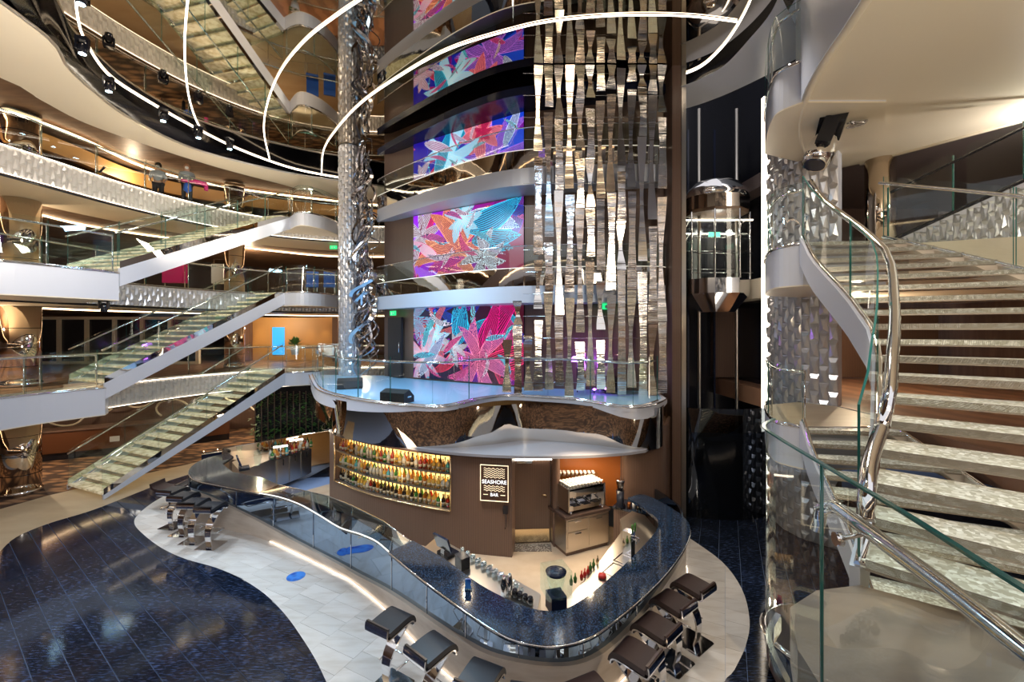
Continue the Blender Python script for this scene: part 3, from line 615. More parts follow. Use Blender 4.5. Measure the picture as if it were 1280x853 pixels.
# shop goods and blue seats on second gallery
def rack(x, y, z, w, h, mt, lab, cat='clothes rack'):
    t = thing('goods_rack', lab, cat, (x, y, z)); MB().box((0, 0, h*.62), (w, .3, h*.5)).build('hanging_goods', mt, t)
    MB().tube([(-w/2, 0, 0), (-w/2, 0, h), (w/2, 0, h), (w/2, 0, 0)], .02).build('frame', 'chrome', t)
rack(-13.6, 17.2, 5.62, .8, 1.5, 'pink', 'shop rack of bright pink goods on the second gallery'); rack(-12.2, 17.8, 5.62, .5, 1.6, 'paper', 'shop rack of pale goods right of the pink rack')
rack(-11.4, 17.6, 5.62, .3, 1.6, 'pink', 'narrow pink banner rack nearest the mirrored column on the second gallery')
for i, x in enumerate((-8.1, -7.4)):
    t = thing('lounge_chair', ('blue backed chair left of its twin at the second gallery end', 'blue backed chair nearest the textured column on the second gallery')[i], 'chair', (x, 17.3, 5.62), .4, 'blue backed chairs on the second gallery')
    MB().box((0, 0, .42), (.45, .45, .08)).build('seat', 'bluecloth', t); MB().box((0, .2, .75), (.45, .08, .6)).build('backrest', 'bluecloth', t)
    for a in (-.18, .18):
        for b in (-.18, .18): MB().box((a, b, .2), (.03, .03, .4)).build('leg', 'chrome', t)
# third-gallery tilted easels (chrome rods)
for (x, y, l) in ((-13.2, 13.2, 'yellow panel on a tilted rod left of the two people'), (-13.9, 11.9, 'yellow tilted panel beside the left mirrored column on the third gallery')):
    t = thing('tilted_panel', l, 'display stand', (x, y, 8.42)); MB().add([(0, 0, 0), (.28, .1, 0), (.42, .1, .75), (.36, 0, .75)], [(0, 1, 2, 3)]).build('panel', mat('yellow_panel', (.8, .45, .08), .5), t)
    MB().tube([(-.1, 0, .2), (.5, .1, .95)], .03).build('rod', 'black', t)

# ------------------------------------------------------------------ ground-floor lounge left
lw = struct(MB().wall(spl([(-20, 13.5), (-17, 15.0), (-14, 16.6), (-11.5, 18.6), (-8, 20), (-4, 20.5)], 6), 0, 2.1, .2), 'wall_lounge', 'wood')
sc_ = thing('swirl_ornament', 'row of pale swirling rings on the brown lounge wall under the first gallery', 'wall ornament', (-14, 15.0, 1.5))
for k in range(11):
    cx = -3.6+k*.95; cy0 = 1.0+.42*k*.9 - 1.9; r_ = .28+.12*(k % 3); zc = .25*math.sin(k*2.1)
    P = [(cx+r_*(1-.0*t)*math.cos(t)*(1.25), cy0+.02*t, zc+r_*.7*math.sin(t)) for t in np.linspace(k, k+5.2, 22)]
    MB().tube(P, .035, 6).build('ring', 'cream', sc_)
sofa = thing('curved_counter', 'long dark brown curved counter behind the lowest staircase', 'counter', (-13.5, 14.4, 0))
Pp = spl([(-4.5, -2.3), (-2, -.8), (0, .3), (2.5, 2.2)], 6)
MB().wall(Pp, .25, .95, .5).build('counter_body', mat('dark_brown', (.12, .045, .02), .25), sofa); MB().wall(offset(Pp, .1), 0, .25, .3).build('plinth', 'black', sofa); MB().wall(offset(Pp, -.08), .95, 1.0, .7).build('counter_top', 'wood', sofa)
MB().box((-13.0, 13.95, .72), (.24, .03, .17), .5).build('notice_card', 'paper', label='small white notice card on the dark curved counter', cat='sign')
# planting behind the stair and glowing wavy edge
pw = struct(MB().wall(spl([(-9.6, 15.9), (-8.6, 16.4), (-7.2, 16.6), (-6.2, 16.8)], 6), 0, 2.1, .1), 'wall_planting', 'black')
for k in range(16):
    u = k/15; x, y = -9.4+u*3.2, 15.6+.6*u
    t = thing('hanging_plant', 'tall green plant column in the planting behind the lowest staircase', 'plant', (x, y, 0), 0, 'green plants behind the lowest staircase')
    f = MB()
    for q in range(70):
        a = random.uniform(0, 6.28); z = random.uniform(.25, 1.95); rr = random.uniform(.03, .14); dv = Vector((math.cos(a), math.sin(a), random.uniform(-.6, .3))); p = Vector((dv.x*rr, dv.y*rr, z)); sd = Vector((-dv.y, dv.x, 0))*.035
        f.add([p, p+dv*.07+sd, p+dv*.15, p+dv*.07-sd], [(0, 1, 2, 3)])
    f.build('foliage', 'green', t); MB().tube([(0, 0, 0), (0, 0, 2.0)], .02).build('stem', 'wood', t)
pl = thing('planter_edge', 'low wavy dark planter with fairy lights behind the blue floor', 'planter', (-9.0, 14.2, 0))
Pp = spl([(-.9, -.6), (.2, .2), (1.2, .5), (2.3, 1.4), (3.4, 1.7)], 6); MB().wall(Pp, 0, .3, .25).build('planter_body', 'navy', pl); MB().tube([(p[0], p[1], .31) for p in Pp], .02).build('rim', 'chrome', pl)
for k in range(0, len(Pp), 2): MB().lathe([(.001, -.02), (.02, 0), (.001, .02)], (Pp[k][0], Pp[k][1]+.1, .38), 6).build('fairy_light', 'ledw', pl)
# ring sculpture
t = thing('ring_sculpture', 'small tower of tumbling chrome rings on the lounge carpet beyond the bar', 'sculpture', (-6.6, 15.2, 0))
for k in range(6): MB().tube([(.16*math.cos(a), .16*math.sin(a)*math.cos(k), .2+k*.22+.12*math.sin(a)*math.sin(k*1.3+.5)) for a in np.linspace(0, 2*PI, 17)], .018, 6).build('ring', 'chrome', t)
# ------------------------------------------------------------------ stage on the tower
sf = spl([px(u, v, 2.8) for u, v in [(386, 469), (389, 477), (395, 486), (410, 493), (436, 499), (467, 504), (522, 509), (560, 509), (600, 500), (635, 496), (680, 498), (722, 501), (769, 509), (803, 510), (825, 504), (834, 499)]], 4)
st = struct(MB().prism(sf+[(3.5, 10.4), (.4, 11.2), (-2.9, 13.1), (-4.2, 13.8)], 2.73, 2.8), 'floor_stage', 'white'); st['label'] = 'curved stage platform in front of the lowest screen'
MB().prism(offset(sf, .12)+[(3.5, 10.4), (.4, 11.2), (-2.9, 13.1), (-4.2, 13.8)], 2.8, 2.806).build('stage_covering', 'stage', st)
Q = resample(sf, 50); tp = [2.8]*50; bt = [2.72-.22*math.sin(PI*i/26)**.8 if i < 26 else 2.72-.15*math.sin(PI*min(1, max(0, (Q[i][0]-1.6)/1.8)))**1.3 for i in range(50)]
MB().wall(Q, bt, 2.8, .03).build('fascia', 'white', st)
MB().tube([(p[0], p[1], 2.81) for p in sf], .018, 6).build('edge_rail', 'chrome', st)
balustrade('stage_railing', offset(sf, .1)[:58], 2.8, 'curved clear glass railing along the front of the stage', h=.95, pane=1.0, post=False)
def monitor(x, y, rz, lab):
    t = thing('stage_monitor', lab, 'speaker', (x, y, 2.81), rz)
    prof = [(-.16, 0), (.18, 0), (.18, .12), (.02, .26), (-.16, .2)]
    b = MB(); L = [(-.3, p[0], p[1]) for p in prof]; R = [(.3, p[0], p[1]) for p in prof]; n = 5
    b.add(L+R, [tuple(range(n)), tuple(range(2*n-1, n-1, -1))]+[(i, n+i, n+(i+1) % n, (i+1) % n) for i in range(n)]); b.build('cabinet', 'black_matt', t)
    MB().box((.31, 0, .12), (.015, .12, .03)).build('side_handle', 'chrome', t)
    b = MB(); b.add([(-.27, .17, .13), (.27, .17, .13), (.27, .03, .262), (-.27, .03, .262)], [(0, 1, 2, 3)]); b.build('grille', 'navy', t)
monitor(*px(496, 503, 2.8), -.4, 'angled dark stage monitor at the front edge of the blue lit stage'); x, y = px(430, 489, 2.8); monitor(x, y+.4, .3, 'angled dark stage monitor near the left end of the stage')
# drum kit behind the curtain
t = thing('drum_kit', 'drum kit with cymbals standing on the stage behind the metal strips', 'drums', (2.05, 9.95, 2.81))
MB().lathe([(.2, 0), (.2, .3)], (-.3, 0, .25), 18).build('drum', 'gold', t); MB().lathe([(.15, 0), (.15, .2)], (.12, .05, .42), 18).build('drum', 'steel', t); MB().lathe([(.24, 0), (.24, .32)], (.3, .1, .05), 18).build('drum', 'black', t)
for (x, z) in ((-.35, .95), (0, 1.05), (.5, .9)):
    c = MB().lathe([(.001, .03), (.05, .02), (.22, 0)], (x, 0, z), 20).build('cymbal', 'gold', t); MB().tube([(x, 0, 0), (x, 0, z)], .012).build('stand', 'chrome', t)
t = thing('stage_light', 'round purple wash light on a stand at the stage back', 'stage light', (1.55, 10.1, 2.81)); MB().lathe([(.001, -.02), (.14, -.02), (.16, .03), (.1, .1)], (0, 0, .75), 16).build('lamp_housing', 'ledp', t); MB().tube([(0, .02, 0), (0, .02, .7)], .015).build('stand', 'black', t)
for (u, v, l) in ((757, 486, 'small purple stage lamp left of the drum kit middle'), (743, 487, 'tiny purple stage lamp nearest the drum kit')):
    x, y, z = pxy(u, v, 9.9); t = thing('stage_lamp', l, 'stage light', (x, y, 2.81)); MB().lathe([(.001, -.03), (.045, 0), (.001, .03)], (0, 0, max(.08, z-2.81)), 10).build('lens', 'ledp', t); MB().tube([(0, .02, 0), (0, .02, max(.06, z-2.85))], .01).build('stand', 'black', t)
lamp('POINT', 'purple_glow', (1.9, 9.9, 3.5), 14, (.5, .1, 1), None, .1)
# ------------------------------------------------------------------ mirrored drum between bar and stage
dr = spl([(-6.4, 13.4), (-5.6, 12.0), (-4.6, 10.6), (-3.9, 9.5), (-2.96, 8.9), (-2.2, 8.55), (-1.2, 8.45), (-.4, 8.7), (.34, 9.0), (1.45, 8.75), (2.24, 8.4), (2.9, 8.5), (3.3, 9.2), (3.6, 10)], 6)
dm = MB(); dm.loft([(p[0], p[1], 1.92) for p in dr], [(p[0]+(.0), p[1], 2.735) for p in dr]); dm.build('mirrored_drum', 'mirror_wall', kind='structure')
# flared mirrored skirt at left end of stage
fl = spl([px(386, 470, 2.8), px(389, 478, 2.8), px(398, 488, 2.8), px(420, 496, 2.8)], 6)
fb = resample([px(398, 512, 1.95), px(412, 532, 1.95), px(430, 545, 1.95)], len(fl))
MB().loft([(p[0], p[1], 2.7) for p in fl], [(p[0], p[1], 1.95) for p in fb]).build('mirrored_skirt', 'mirror_wall', kind='structure')
# ------------------------------------------------------------------ bar core walls
wf = spl([(-4.3, 10.05), (-3.2, 9.2), (-2.2, 8.65), (-1.31, 8.28), (-.6, 8.12), (0, 8.01)], 8)
NZ0, NZ1 = .80, 1.84
wb = MB(); seg = resample(wf, 41); s0, s1 = 2, 30
wb.wall(seg[:s0+1], 0, 1.9, .35); wb.wall(seg[s1:], 0, 1.9, .35); wb.wall(seg[s0:s1+1], 0, NZ0, .35); wb.wall(seg[s0:s1+1], NZ1, 1.9, .35)
bar = struct(wb, 'wall_bar', 'wood'); bar['label'] = 'curved walnut back bar wall'
MB().wall(offset(seg[s0:s1+1], .34), NZ0, NZ1, .02).build('niche_back', mat('lit_amber', (.8, .55, .2), .5, emit=(1, .62, .18), es=2.0), bar)
for k in range(3): MB().tube([(p[0], p[1], NZ0+.03+k*.345) for p in offset(seg[s0:s1+1], .33)], .012, 6).build('shelf_light', mat('shelf_led', (1, 1, 1), .5, emit=(1, .75, .35), es=8), bar)
MB().tube([(p[0], p[1], NZ0-.01) for p in offset(seg[s0:s1+1], -.01)], .016, 6).build('niche_trim', 'gold', bar)
for i in (s0, s1): p = offset(seg, -.01)[i]; MB().tube([(p[0], p[1], NZ0), (p[0], p[1], NZ1)], .014, 6).build('niche_trim', 'gold', bar)
for k in range(3):
    MB().wall(offset(seg[s0:s1+1], .02), NZ0-.015+k*.345, NZ0+.015+k*.345, .31).build('bottle_shelf', 'steel', label=('lowest', 'middle', 'top')[k]+' curved steel shelf of the lit bottle niche', cat='shelf')
lamp('AREA', 'niche_lamp', (-2.3, 8.2, 1.9), 8, WARM, (-2.7, 9.0, 1.2), .8)
cols_b = [('amber', (.55, .18, .02)), ('clear', (.75, .72, .62)), ('green', (.05, .25, .05)), ('dark', (.03, .02, .015)), ('golden', (.8, .5, .1)), ('red', (.45, .03, .02)), ('blue', (.1, .5, .6))]
bm = []
for nm, c in cols_b:
    m = mat('bottle_'+nm, c, .08, spec=.7)
    m.node_tree.nodes['Principled BSDF'].inputs['Transmission Weight'].default_value = .5
    for v, (r, h) in enumerate(((.037, .285), (.043, .24))):
        b = MB(); b.lathe([(r, 0), (r, h*.55), (.013, h*.75), (.012, h*.93)], n=10); b.lathe([(r+.001, h*.16), (r+.001, h*.36)], n=10, m=1); b.lathe([(.014, h*.92), (.014, h)], n=8, m=2)
        bm.append((nm, b.mesh('bottle', [m, 'label', 'black'])))
for k, w in enumerate(('lowest', 'middle', 'top')):
    for row, (o_, n_) in enumerate(((.10, 31), (.22, 29))):
        P = resample(offset(seg[s0:s1+1], o_), n_+2)[1:-1]
        for i, p in enumerate(P):
            if random.random() < .06: continue
            wts = ((3, 2, 4, 9, 3, 1, 0), (5, 5, 2, 1, 6, 2, 1), (7, 3, 1, 1, 5, 3, 1))[k]
            ci = random.choices(range(7), wts)[0]; nm, me = bm[ci*2+random.randint(0, 1)]
            link('bottle', me, None, '%s glass bottle on the %s shelf of the lit back bar' % (nm, w), 'bottle', 'bottles on the back bar shelves', loc=(p[0], p[1], NZ0+.016+k*.345), rz=random.uniform(0, 6))
# door recess, amber alcove and right curve
bd = struct(MB().box((.37, 8.58, .86), (.80, .05, 1.68), .06), 'door_2', 'wood'); bd['label'] = 'dark walnut service door beside the bar sign'
MB().box((.37, 8.545, .17), (.76, .02, .26), .06).build('kick_plate', 'gold', bd); MB().tube([(.68, 8.52, .95), (.68, 8.50, 1.0), (.60, 8.50, 1.0)], .016).build('door_handle', 'gold', bd)
MB().box((.25, 8.50, 1.66), (.30, .05, .05)).build('door_closer', 'chrome', bd); MB().box((.4, 8.52, 1.70), (.82, .03, .03), .06).build('head_light', 'led', bd)
ww = MB(); ww.wall([(0, 8.2), (0, 8.6)], 0, 1.9, .05); ww.wall([(.78, 8.62), (.82, 8.4), (.95, 8.45)], 0, 1.9, .12)
struct(ww, 'wall_bar_return', 'wood')
struct(MB().wall([(.9, 9.0), (1.6, 8.95), (2.3, 8.9)], .6, 1.9, .05), 'wall_alcove_amber', 'orange')
rw = spl([(2.25, 8.95), (2.35, 8.75), (2.75, 8.75), (3.2, 8.9), (3.5, 9.5), (3.7, 9.9)], 6); struct(MB().wall(rw, 0, 2.3, .06), 'wall_bar_right', 'wood')
MB().box((.37, 8.36, .017), (.80, .28, .010)).build('door_mat', mat('mat_pattern', (.55, .5, .42), .7, tex=('voronoi', (30, 30, 30), (.15, .12, .1), .3, .4)), label='pale patterned drain mat in front of the service door', cat='mat')
# grey canopy above bar
rf = spl([(-4.3, 10.0), (-3.2, 9.15), (-2.2, 8.6), (-1.31, 8.2), (-.4, 7.98), (.5, 7.9), (1.4, 7.95), (2.1, 8.1), (2.6, 8.3)], 6)
rr = struct(MB().prism(rf+[(3.3, 9.3), (.3, 9.6), (-3.5, 10.4)], 1.90, 1.95), 'ceiling_bar', 'grey_roof'); rr['label'] = 'grey curved canopy over the bar'
# sign
sg = thing('bar_sign', 'square backlit sign reading SEASHORE BAR with wavy lines', 'sign', (-.33, 8.03, 1.41), -.17)
MB().box((0, 0, 0), (.54, .04, .68)).build('panel', mat('sign_brown', (.06, .03, .02), .4), sg)
SG = mat('sign_glow', (1, .9, .7), .5, emit=(1, .8, .5), es=.75)
for a in ((-.265, 0, .012, .68), (.265, 0, .012, .68), (0, .335, .54, .012), (0, -.335, .54, .012)): MB().box((a[0], -.025, a[1]), (a[2], .015, a[3])).build('frame', SG, sg)
for zz in [.27, .23, .19, .15, .11, -.06, -.10, -.14]:
    MB().tube([(-.2+.4*i/40, -.024, zz+.012*math.sin(i/40*2*PI*5)) for i in range(41)], .0048, 5).build('wave_line', SG, sg)
def text(s, size, loc, parent, m, name='lettering'):
    c = bpy.data.curves.new(name, 'FONT'); c.body = s; c.size = size; c.align_x = 'CENTER'; c.align_y = 'CENTER'; c.extrude = .004; c.offset = 0
    o = bpy.data.objects.new('tmp', c); COL.objects.link(o); dg = bpy.context.evaluated_depsgraph_get(); me = bpy.data.meshes.new_from_object(o.evaluated_get(dg)); bpy.data.objects.remove(o)
    me.materials.clear(); me.materials.append(m); q = link(name, me, parent); q.location = loc; q.rotation_euler = (PI/2, 0, 0); return q
SW = mat('sign_white', (1, 1, 1), .5, emit=(.9, .95, 1), es=.9)
text('SEASHORE', .100, (0, -.026, .02), sg, SW); text('BAR', .085, (0, -.026, -.22), sg, SW)
for s in (-1, 1): MB().box((s*.165, -.024, -.22), (.09, .01, .01)).build('dash', SG, sg)
t = thing('card_reader', 'small black wall phone hanging below the bar sign', 'phone', (-.12, 7.98, .92), -.15); MB().box((0, 0, 0), (.09, .06, .13)).build('body', 'black', t); MB().tube([(0, 0, -.06), (.01, -.01, -.3), (-.01, 0, -.36)], .008).build('cord', 'black', t)
# ------------------------------------------------------------------ bar counter
cf = [px(u, v, 1.1) for u, v in [(285, 566), (255, 574), (240, 583), (236, 592), (244, 600), (270, 606), (300, 612), (325, 617)]]
glassf = [px(u, v, 1.1) for u, v in [(325, 617), (350, 622), (375, 631), (400, 645), (425, 660), (450, 668), (470, 677), (486, 690)]]
gran = [px(u, v, 1.1) for u, v in [(486, 690), (515, 714), (545, 737), (580, 762), (612, 784), (645, 800), (690, 807), (735, 797), (770, 774), (808, 742), (840, 708), (860, 676), (861, 655), (845, 639), (815, 622), (800, 618)]]
gin = [px(u, v, 1.1) for u, v in [(785, 622), (806, 636), (822, 650), (820, 664), (800, 687), (770, 716), (735, 745), (705, 762), (675, 763), (645, 754), (600, 731), (560, 702), (537, 688), (516, 676)]]
bc = thing('bar_counter', 'long sinuous bar counter with blue granite top, mirrored front and stone apron', 'bar counter', (.45, 5.0, 0))
def L_(p): return (p[0]-.45, p[1]-5.0)
G = [L_(p) for p in spl(gran, 5)]; GI = [L_(p) for p in spl(gin, 5)]
MB().prism(G+GI, 1.05, 1.10).build('granite_top', 'granite', bc)
MB().tube([(p[0], p[1], 1.085) for p in G], .013, 6).build('top_edge_trim', 'chrome', bc)
cback = [px(u, v, 1.1) for u, v in [(348, 606), (330, 598), (290, 590), (278, 580), (292, 571)]]
Cf = [L_(p) for p in spl(cf, 5)]; MB().prism(Cf+[L_(p) for p in cback], 1.05, 1.10).build('dark_top', mat('dark_granite', (.03, .027, .03), .08), bc)
MB().tube([(p[0], p[1], 1.085) for p in Cf], .013, 6).build('top_edge_trim', 'chrome', bc)
Gl = [L_(p) for p in spl(glassf, 5)]
gb = [L_(px(u, v, 1.1)) for u, v in [(514, 677), (480, 652), (440, 632), (410, 620), (380, 613), (348, 606)]]
MB().prism(Gl+gb, 1.075, 1.10).build('glass_top', 'cglass', bc)
MB().tube([(p[0], p[1], 1.10) for p in Gl], .010, 6).build('light_edge', 'led_soft', bc)
MB().tube([(p[0], p[1], 1.02) for p in offset(Gl, .08)], .012, 6).build('lower_rail', 'chrome', bc)
MB().tube([(p[0], p[1], 1.09) for p in gb], .012, 6).build('top_edge_trim', 'chrome', bc)
for i in range(3, len(Gl)-2, 5):
    a = Gl[i]; b = min(gb, key=lambda q: math.dist(q, (a[0]+.25, a[1]+.45))); a = offset(Gl, .12)[i]; MB().tube([(a[0], a[1], .95), (b[0], b[1], .95)], .010).build('cross_rail', 'steel', bc); MB().tube([(b[0], b[1], .0), (b[0], b[1], 1.07)], .014).build('post', 'chrome', bc)
# front (stone apron with mirror above)
base = [(-7.25, 9.95), (-7.37, 9.6), (-6.62, 9.32), (-5.5, 8.92), (-4.88, 8.62), (-4.19, 8.21), (-3.1, 7.51), (-2.74, 7.27), (-2.0, 6.6), (-1.5, 6.05), (-1.0, 5.5), (-.6, 5.14), (-.18, 4.9), (.45, 4.78), (.95, 4.9), (1.54, 5.42), (2.28, 6.3), (2.8, 7.0), (3.08, 7.54), (3.15, 8.0), (3.0, 8.7)]
hts = [.75, .72, .62, .38, .28, .22, .18, .16, .28, .40, .50, .54, .53, .52, .52, .52, .54, .58, .61, .6, .6]
B3 = spl([(x-.45, y-5.0, h) for (x, y), h in zip(base, hts)], 5); Bp = [p[:2] for p in B3]; Bh = [p[2] for p in B3]
MB().wall(Bp, 0, Bh, .08).build('stone_apron', 'stone', bc)
MB().wall(offset(Bp, .06), [h-.01 for h in Bh], 1.05, .04).build('mirrored_front', 'barfront', bc)
cut = Bp[20:100]; MB().tube([(p[0], p[1], .02) for p in offset(cut, -.02)], .005, 6).build('floor_light', 'led_line', bc)
for i in range(6, len(Bp)-6, 7): p = offset(Bp, .055)[i]; MB().box((p[0], p[1], (Bh[i]+1.05)/2), (.006, .012, 1.05-Bh[i])).build('joint', 'chrome', bc)
# bar floor
MB().prism([(p[0], p[1]) for p in [(-7.0, 9.6), (-5.4, 9.0), (-4.1, 8.3), (-2.6, 7.4), (-1.4, 6.2), (-.5, 5.3), (.45, 4.95), (1.5, 5.6), (2.9, 7.6), (2.9, 8.9), (-4.4, 12.6)]], 0, .012).build('service_floor', 'barfloor', floor)
# glass guard in front of open part of bar
# workstations
def station(name, lab, pts, z, cat='workstation'):
    o = pts[0]; q = [(p[0]-o[0], p[1]-o[1]) for p in pts]; t = thing(name, lab, cat, (o[0], o[1], .012))
    MB().prism(q, .08, z-.03).build('cabinet', 'steel', t); MB().prism(q, z-.03, z).build('worktop', 'steel', t)
    b = [np.mean([p[0] for p in q]), np.mean([p[1] for p in q])]; MB().prism([(b[0]+(p[0]-b[0])*.92, b[1]+(p[1]-b[1])*.92) for p in q], 0, .08).build('plinth', 'black', t); return t
s1_ = [px(u, v, .85) for u, v in [(523, 692), (546, 672), (676, 744), (672, 764), (650, 760), (600, 740), (562, 713)]]
s1s = station('bar_workstation', 'steel bar workstation full of glasses behind the left granite counter', s1_, .85)
s2_ = [px(u, v, .85) for u, v in [(806, 645), (822, 664), (812, 684), (775, 722), (738, 752), (708, 772), (700, 760), (708, 752), (752, 700), (778, 664), (775, 650), (790, 640)]]
s2s = station('bar_workstation', 'steel bar workstation with sinks behind the right granite counter', s2_, .85)
# tumblers and goblets
gg = MB().lathe([(.022, 0), (.03, .1), (.028, .1), (.02, .006)], n=10).mesh('drinking_glass', glass('drink_glass', (.80, .88, .92), .9))
k_ = 0
for i in range(9):
    for j in range(4):
        u = 578+i*7+j*6; v = 692+i*4.6+j*5-3; x, y = px(u, v, .9)
        link('drinking_glass', gg, None, 'clear drinking glass in the rows on the left bar workstation', 'glass', 'clear glasses on the left bar workstation', loc=(x, y, .851))
for i in range(5):
    x, y = px(637+i*6.5, 741+i*3.2, .88); b = MB().lathe([(.035, 0), (.04, .07), (.03, .1), (.032, .1)], n=12)
    b.build('shaker_tin', 'black', label='black shaker tin in the row at the workstation corner', cat='shaker', group='black tins at the left workstation corner', loc=(x, y, .851))
for i in range(2):
    x, y = px(630+i*7, 737-i*3, .95); MB().lathe([(.04, 0), (.05, .17), (.035, .2), (.03, .24), (.015, .27)], n=14).build('cocktail_shaker', 'chrome', label=('chrome cocktail shaker left of its twin at the workstation', 'chrome cocktail shaker right of its twin at the workstation')[i], cat='shaker', loc=(x, y, .851))
def register(x, y, z, rz, lab, cat='till'):
    t = thing('cash_till', lab, cat, (x, y, z), rz); MB().box((0, 0, .03), (.26, .22, .06)).build('base', 'black', t); b = MB(); b.add([(-.17, .05, .12), (.17, .05, .12), (.17, .13, .34), (-.17, .13, .34), (-.17, .08, .11), (.17, .08, .11), (.17, .16, .33), (-.17, .16, .33)], [(0, 1, 2, 3), (7, 6, 5, 4), (0, 4, 5, 1), (3, 2, 6, 7), (0, 3, 7, 4), (1, 5, 6, 2)]); b.build('screen', 'navy', t); MB().box((0, .08, .08), (.08, .06, .12)).build('stand', 'chrome', t)
x, y = px(560, 690, .9); register(x, y, .851, 2.4, 'black till on the left bar workstation end')
x, y = px(578, 697, 1.0); MB().box((0, 0, .09), (.14, .2, .18)).build('ice_bucket', 'black', label='black box beside the till on the left workstation', cat='container', loc=(x, y, .851), rz=.6)
x, y = px(585, 727, 1.2); t = thing('menu_holder', 'small clear blue acrylic holder standing on the granite counter', 'holder', (x, y, 1.10)); MB().box((0, 0, .005), (.1, .08, .01)).build('base', 'cglass', t); MB().box((0, 0, .07), (.07, .012, .12)).build('upright', 'blue', t)
# blender jug in corner
x, y = px(695, 752, .95); t = thing('drinks_blender', 'large clear blender with blue motor base at the counter corner', 'blender', (x, y, .851)); MB().box((0, 0, .1), (.2, .2, .2), .3).build('motor_base', 'navy', t); MB().lathe([(.07, .2), (.12, .42), (.12, .44)], n=16).build('jug', 'glass', t); MB().lathe([(.12, .44), (.13, .47), (.04, .5)], n=16).build('lid', 'navy', t)
b = MB(); b.box((0, 0, .36), (.30, .30, .32), .3); b.build('sound_hood', 'glass', t)
# sinks, taps, garnish
for i, (u, v) in enumerate(((772, 715), (785, 700))):
    x, y = px(u, v, .86); t = thing('sink', ('near steel sink basin in the right workstation', 'far steel sink basin in the right workstation')[i], 'sink', (x, y, .852), .85)
    for a in ((-.16, 0, .02, .3), (.16, 0, .02, .3), (0, .15, .34, .02), (0, -.15, .34, .02)): MB().box((a[0], a[1], .006), (a[2], a[3], .012)).build('rim', 'chrome', t)
    MB().box((0, 0, .001), (.3, .28, .003)).build('basin', 'navy', t)
for i, (mt, u, v) in enumerate([('green', 714, 727), ('green', 719, 724), ('red', 727, 721), ('red', 731, 718), ('green', 742, 706), ('gold', 747, 702), ('green', 738, 710), ('red', 735, 715)]):
    m_ = M.get(mt) or mat('red_fruit', (.6, .03, .02), .3); M[mt] = m_; x, y = px(u, v, .9)
    MB().lathe([(.02, 0), (.026, .06), (.01, .09), (.008, .13)], n=10).build('garnish_bottle', m_, label='%s topped small squeeze bottle on the right workstation edge' % mt, cat='bottle', group='small bottles along the right workstation edge', loc=(x, y, .851))
x, y = px(742, 714, .9); MB().lathe([(.001, 0), (.06, .02), (.05, .06), (.001, .07)], n=12).build('red_bowl', 'red', label='small red dish in the right workstation', cat='dish', loc=(x+.1, y-.1, .851))
# tap tower
x, y = px(786, 688, 1.0); t = thing('beer_tap', 'chrome beer tap tower with two green handles', 'beer tap', (x, y, .851), .8); MB().box((0, 0, .22), (.12, .14, .44)).build('tower', 'chrome', t)
for s in (-.04, .04): MB().tube([(s, -.07, .36), (s, -.14, .36), (s, -.14, .30)], .012).build('spout', 'chrome', t); MB().lathe([(.014, 0), (.018, .1), (.01, .13)], (s, -.08, .44), 8).build('handle', 'green', t)
# espresso machine and cabinets
ec = thing('service_cabinet', 'steel fronted cabinet with drawers under the espresso machine', 'cabinet', (1.02, 8.03, .012), .45)
MB().box((.5, .3, .38), (1.0, .6, .62)).build('body', 'steel', ec); MB().box((.5, .3, .035), (.96, .56, .07)).build('plinth', 'wood', ec); MB().box((.5, .3, .72), (1.06, .64, .05)).build('worktop', mat('brown_stone', (.09, .06, .05), .15), ec)
for (a, b, w, h, nm) in ((.25, .56, .44, .2, 'drawer'), (.25, .29, .44, .3, 'drawer'), (.74, .38, .44, .52, 'door')):
    dd = MB().box((a, -.012, b), (w, .02, h)).build(nm, 'steel', ec); MB().box((a, -.03, b+h/2-.03), (.14, .02, .02)).build('handle', 'chrome', dd)
em = thing('espresso_machine', 'three group chrome espresso machine with cups stacked on top', 'coffee machine', (1.10, 8.06, .76), .45)
MB().box((.42, .28, .10), (.84, .40, .10)).build('drip_tray', 'chrome', em); MB().box((.42, .36, .30), (.84, .22, .36)).build('back_body', 'chrome', em); MB().box((.42, .22, .40), (.84, .40, .12)).build('head_panel', 'chrome', em); MB().box((.42, .25, .49), (.86, .42, .02)).build('cup_tray', 'chrome', em)
for s in (0, .84): MB().box((s, .26, .27), (.03, .44, .44)).build('side_panel', 'steel', em)
for k in range(3): MB().lathe([(.035, 0), (.035, .06)], (.18+.24*k, .12, .27), 12).build('group_head', 'chrome', em); MB().tube([(.18+.24*k, .1, .25), (.18+.24*k, -.06, .24)], .014).build('portafilter', 'black', em); MB().box((.18+.24*k, .1, .155), (.16, .14, .01)).build('drip_grate', 'black', em)
for s in (.05, .79): MB().tube([(s, .05, .05), (s, .05, 0)], .02).build('foot', 'chrome', em)
cup = MB().lathe([(.018, 0), (.032, .05), (.03, .05), (.015, .008)], n=10).mesh('coffee_cup', mat('cup_white', (.85, .82, .76), .25))
ca, sa = math.cos(.45), math.sin(.45)
for i in range(11):
    for j in range(5):
        lx, ly = .05+i*.074, .09+j*.08; link('coffee_cup', cup, None, 'small white coffee cup in the rows on top of the espresso machine', 'cup', 'white cups on the espresso machine', loc=(1.10+lx*ca-ly*sa, 8.06+lx*sa+ly*ca, .76+.501))
sh = thing('wall_shelf', 'glass wall shelf of upturned cups behind the espresso machine', 'shelf', (1.35, 8.83, 1.30)); MB().box((0, 0, 0), (.85, .2, .02)).build('board', 'glass', sh)
for s in (-.35, .35): MB().box((s, .07, -.03), (.02, .06, .06)).build('bracket', 'chrome', sh)
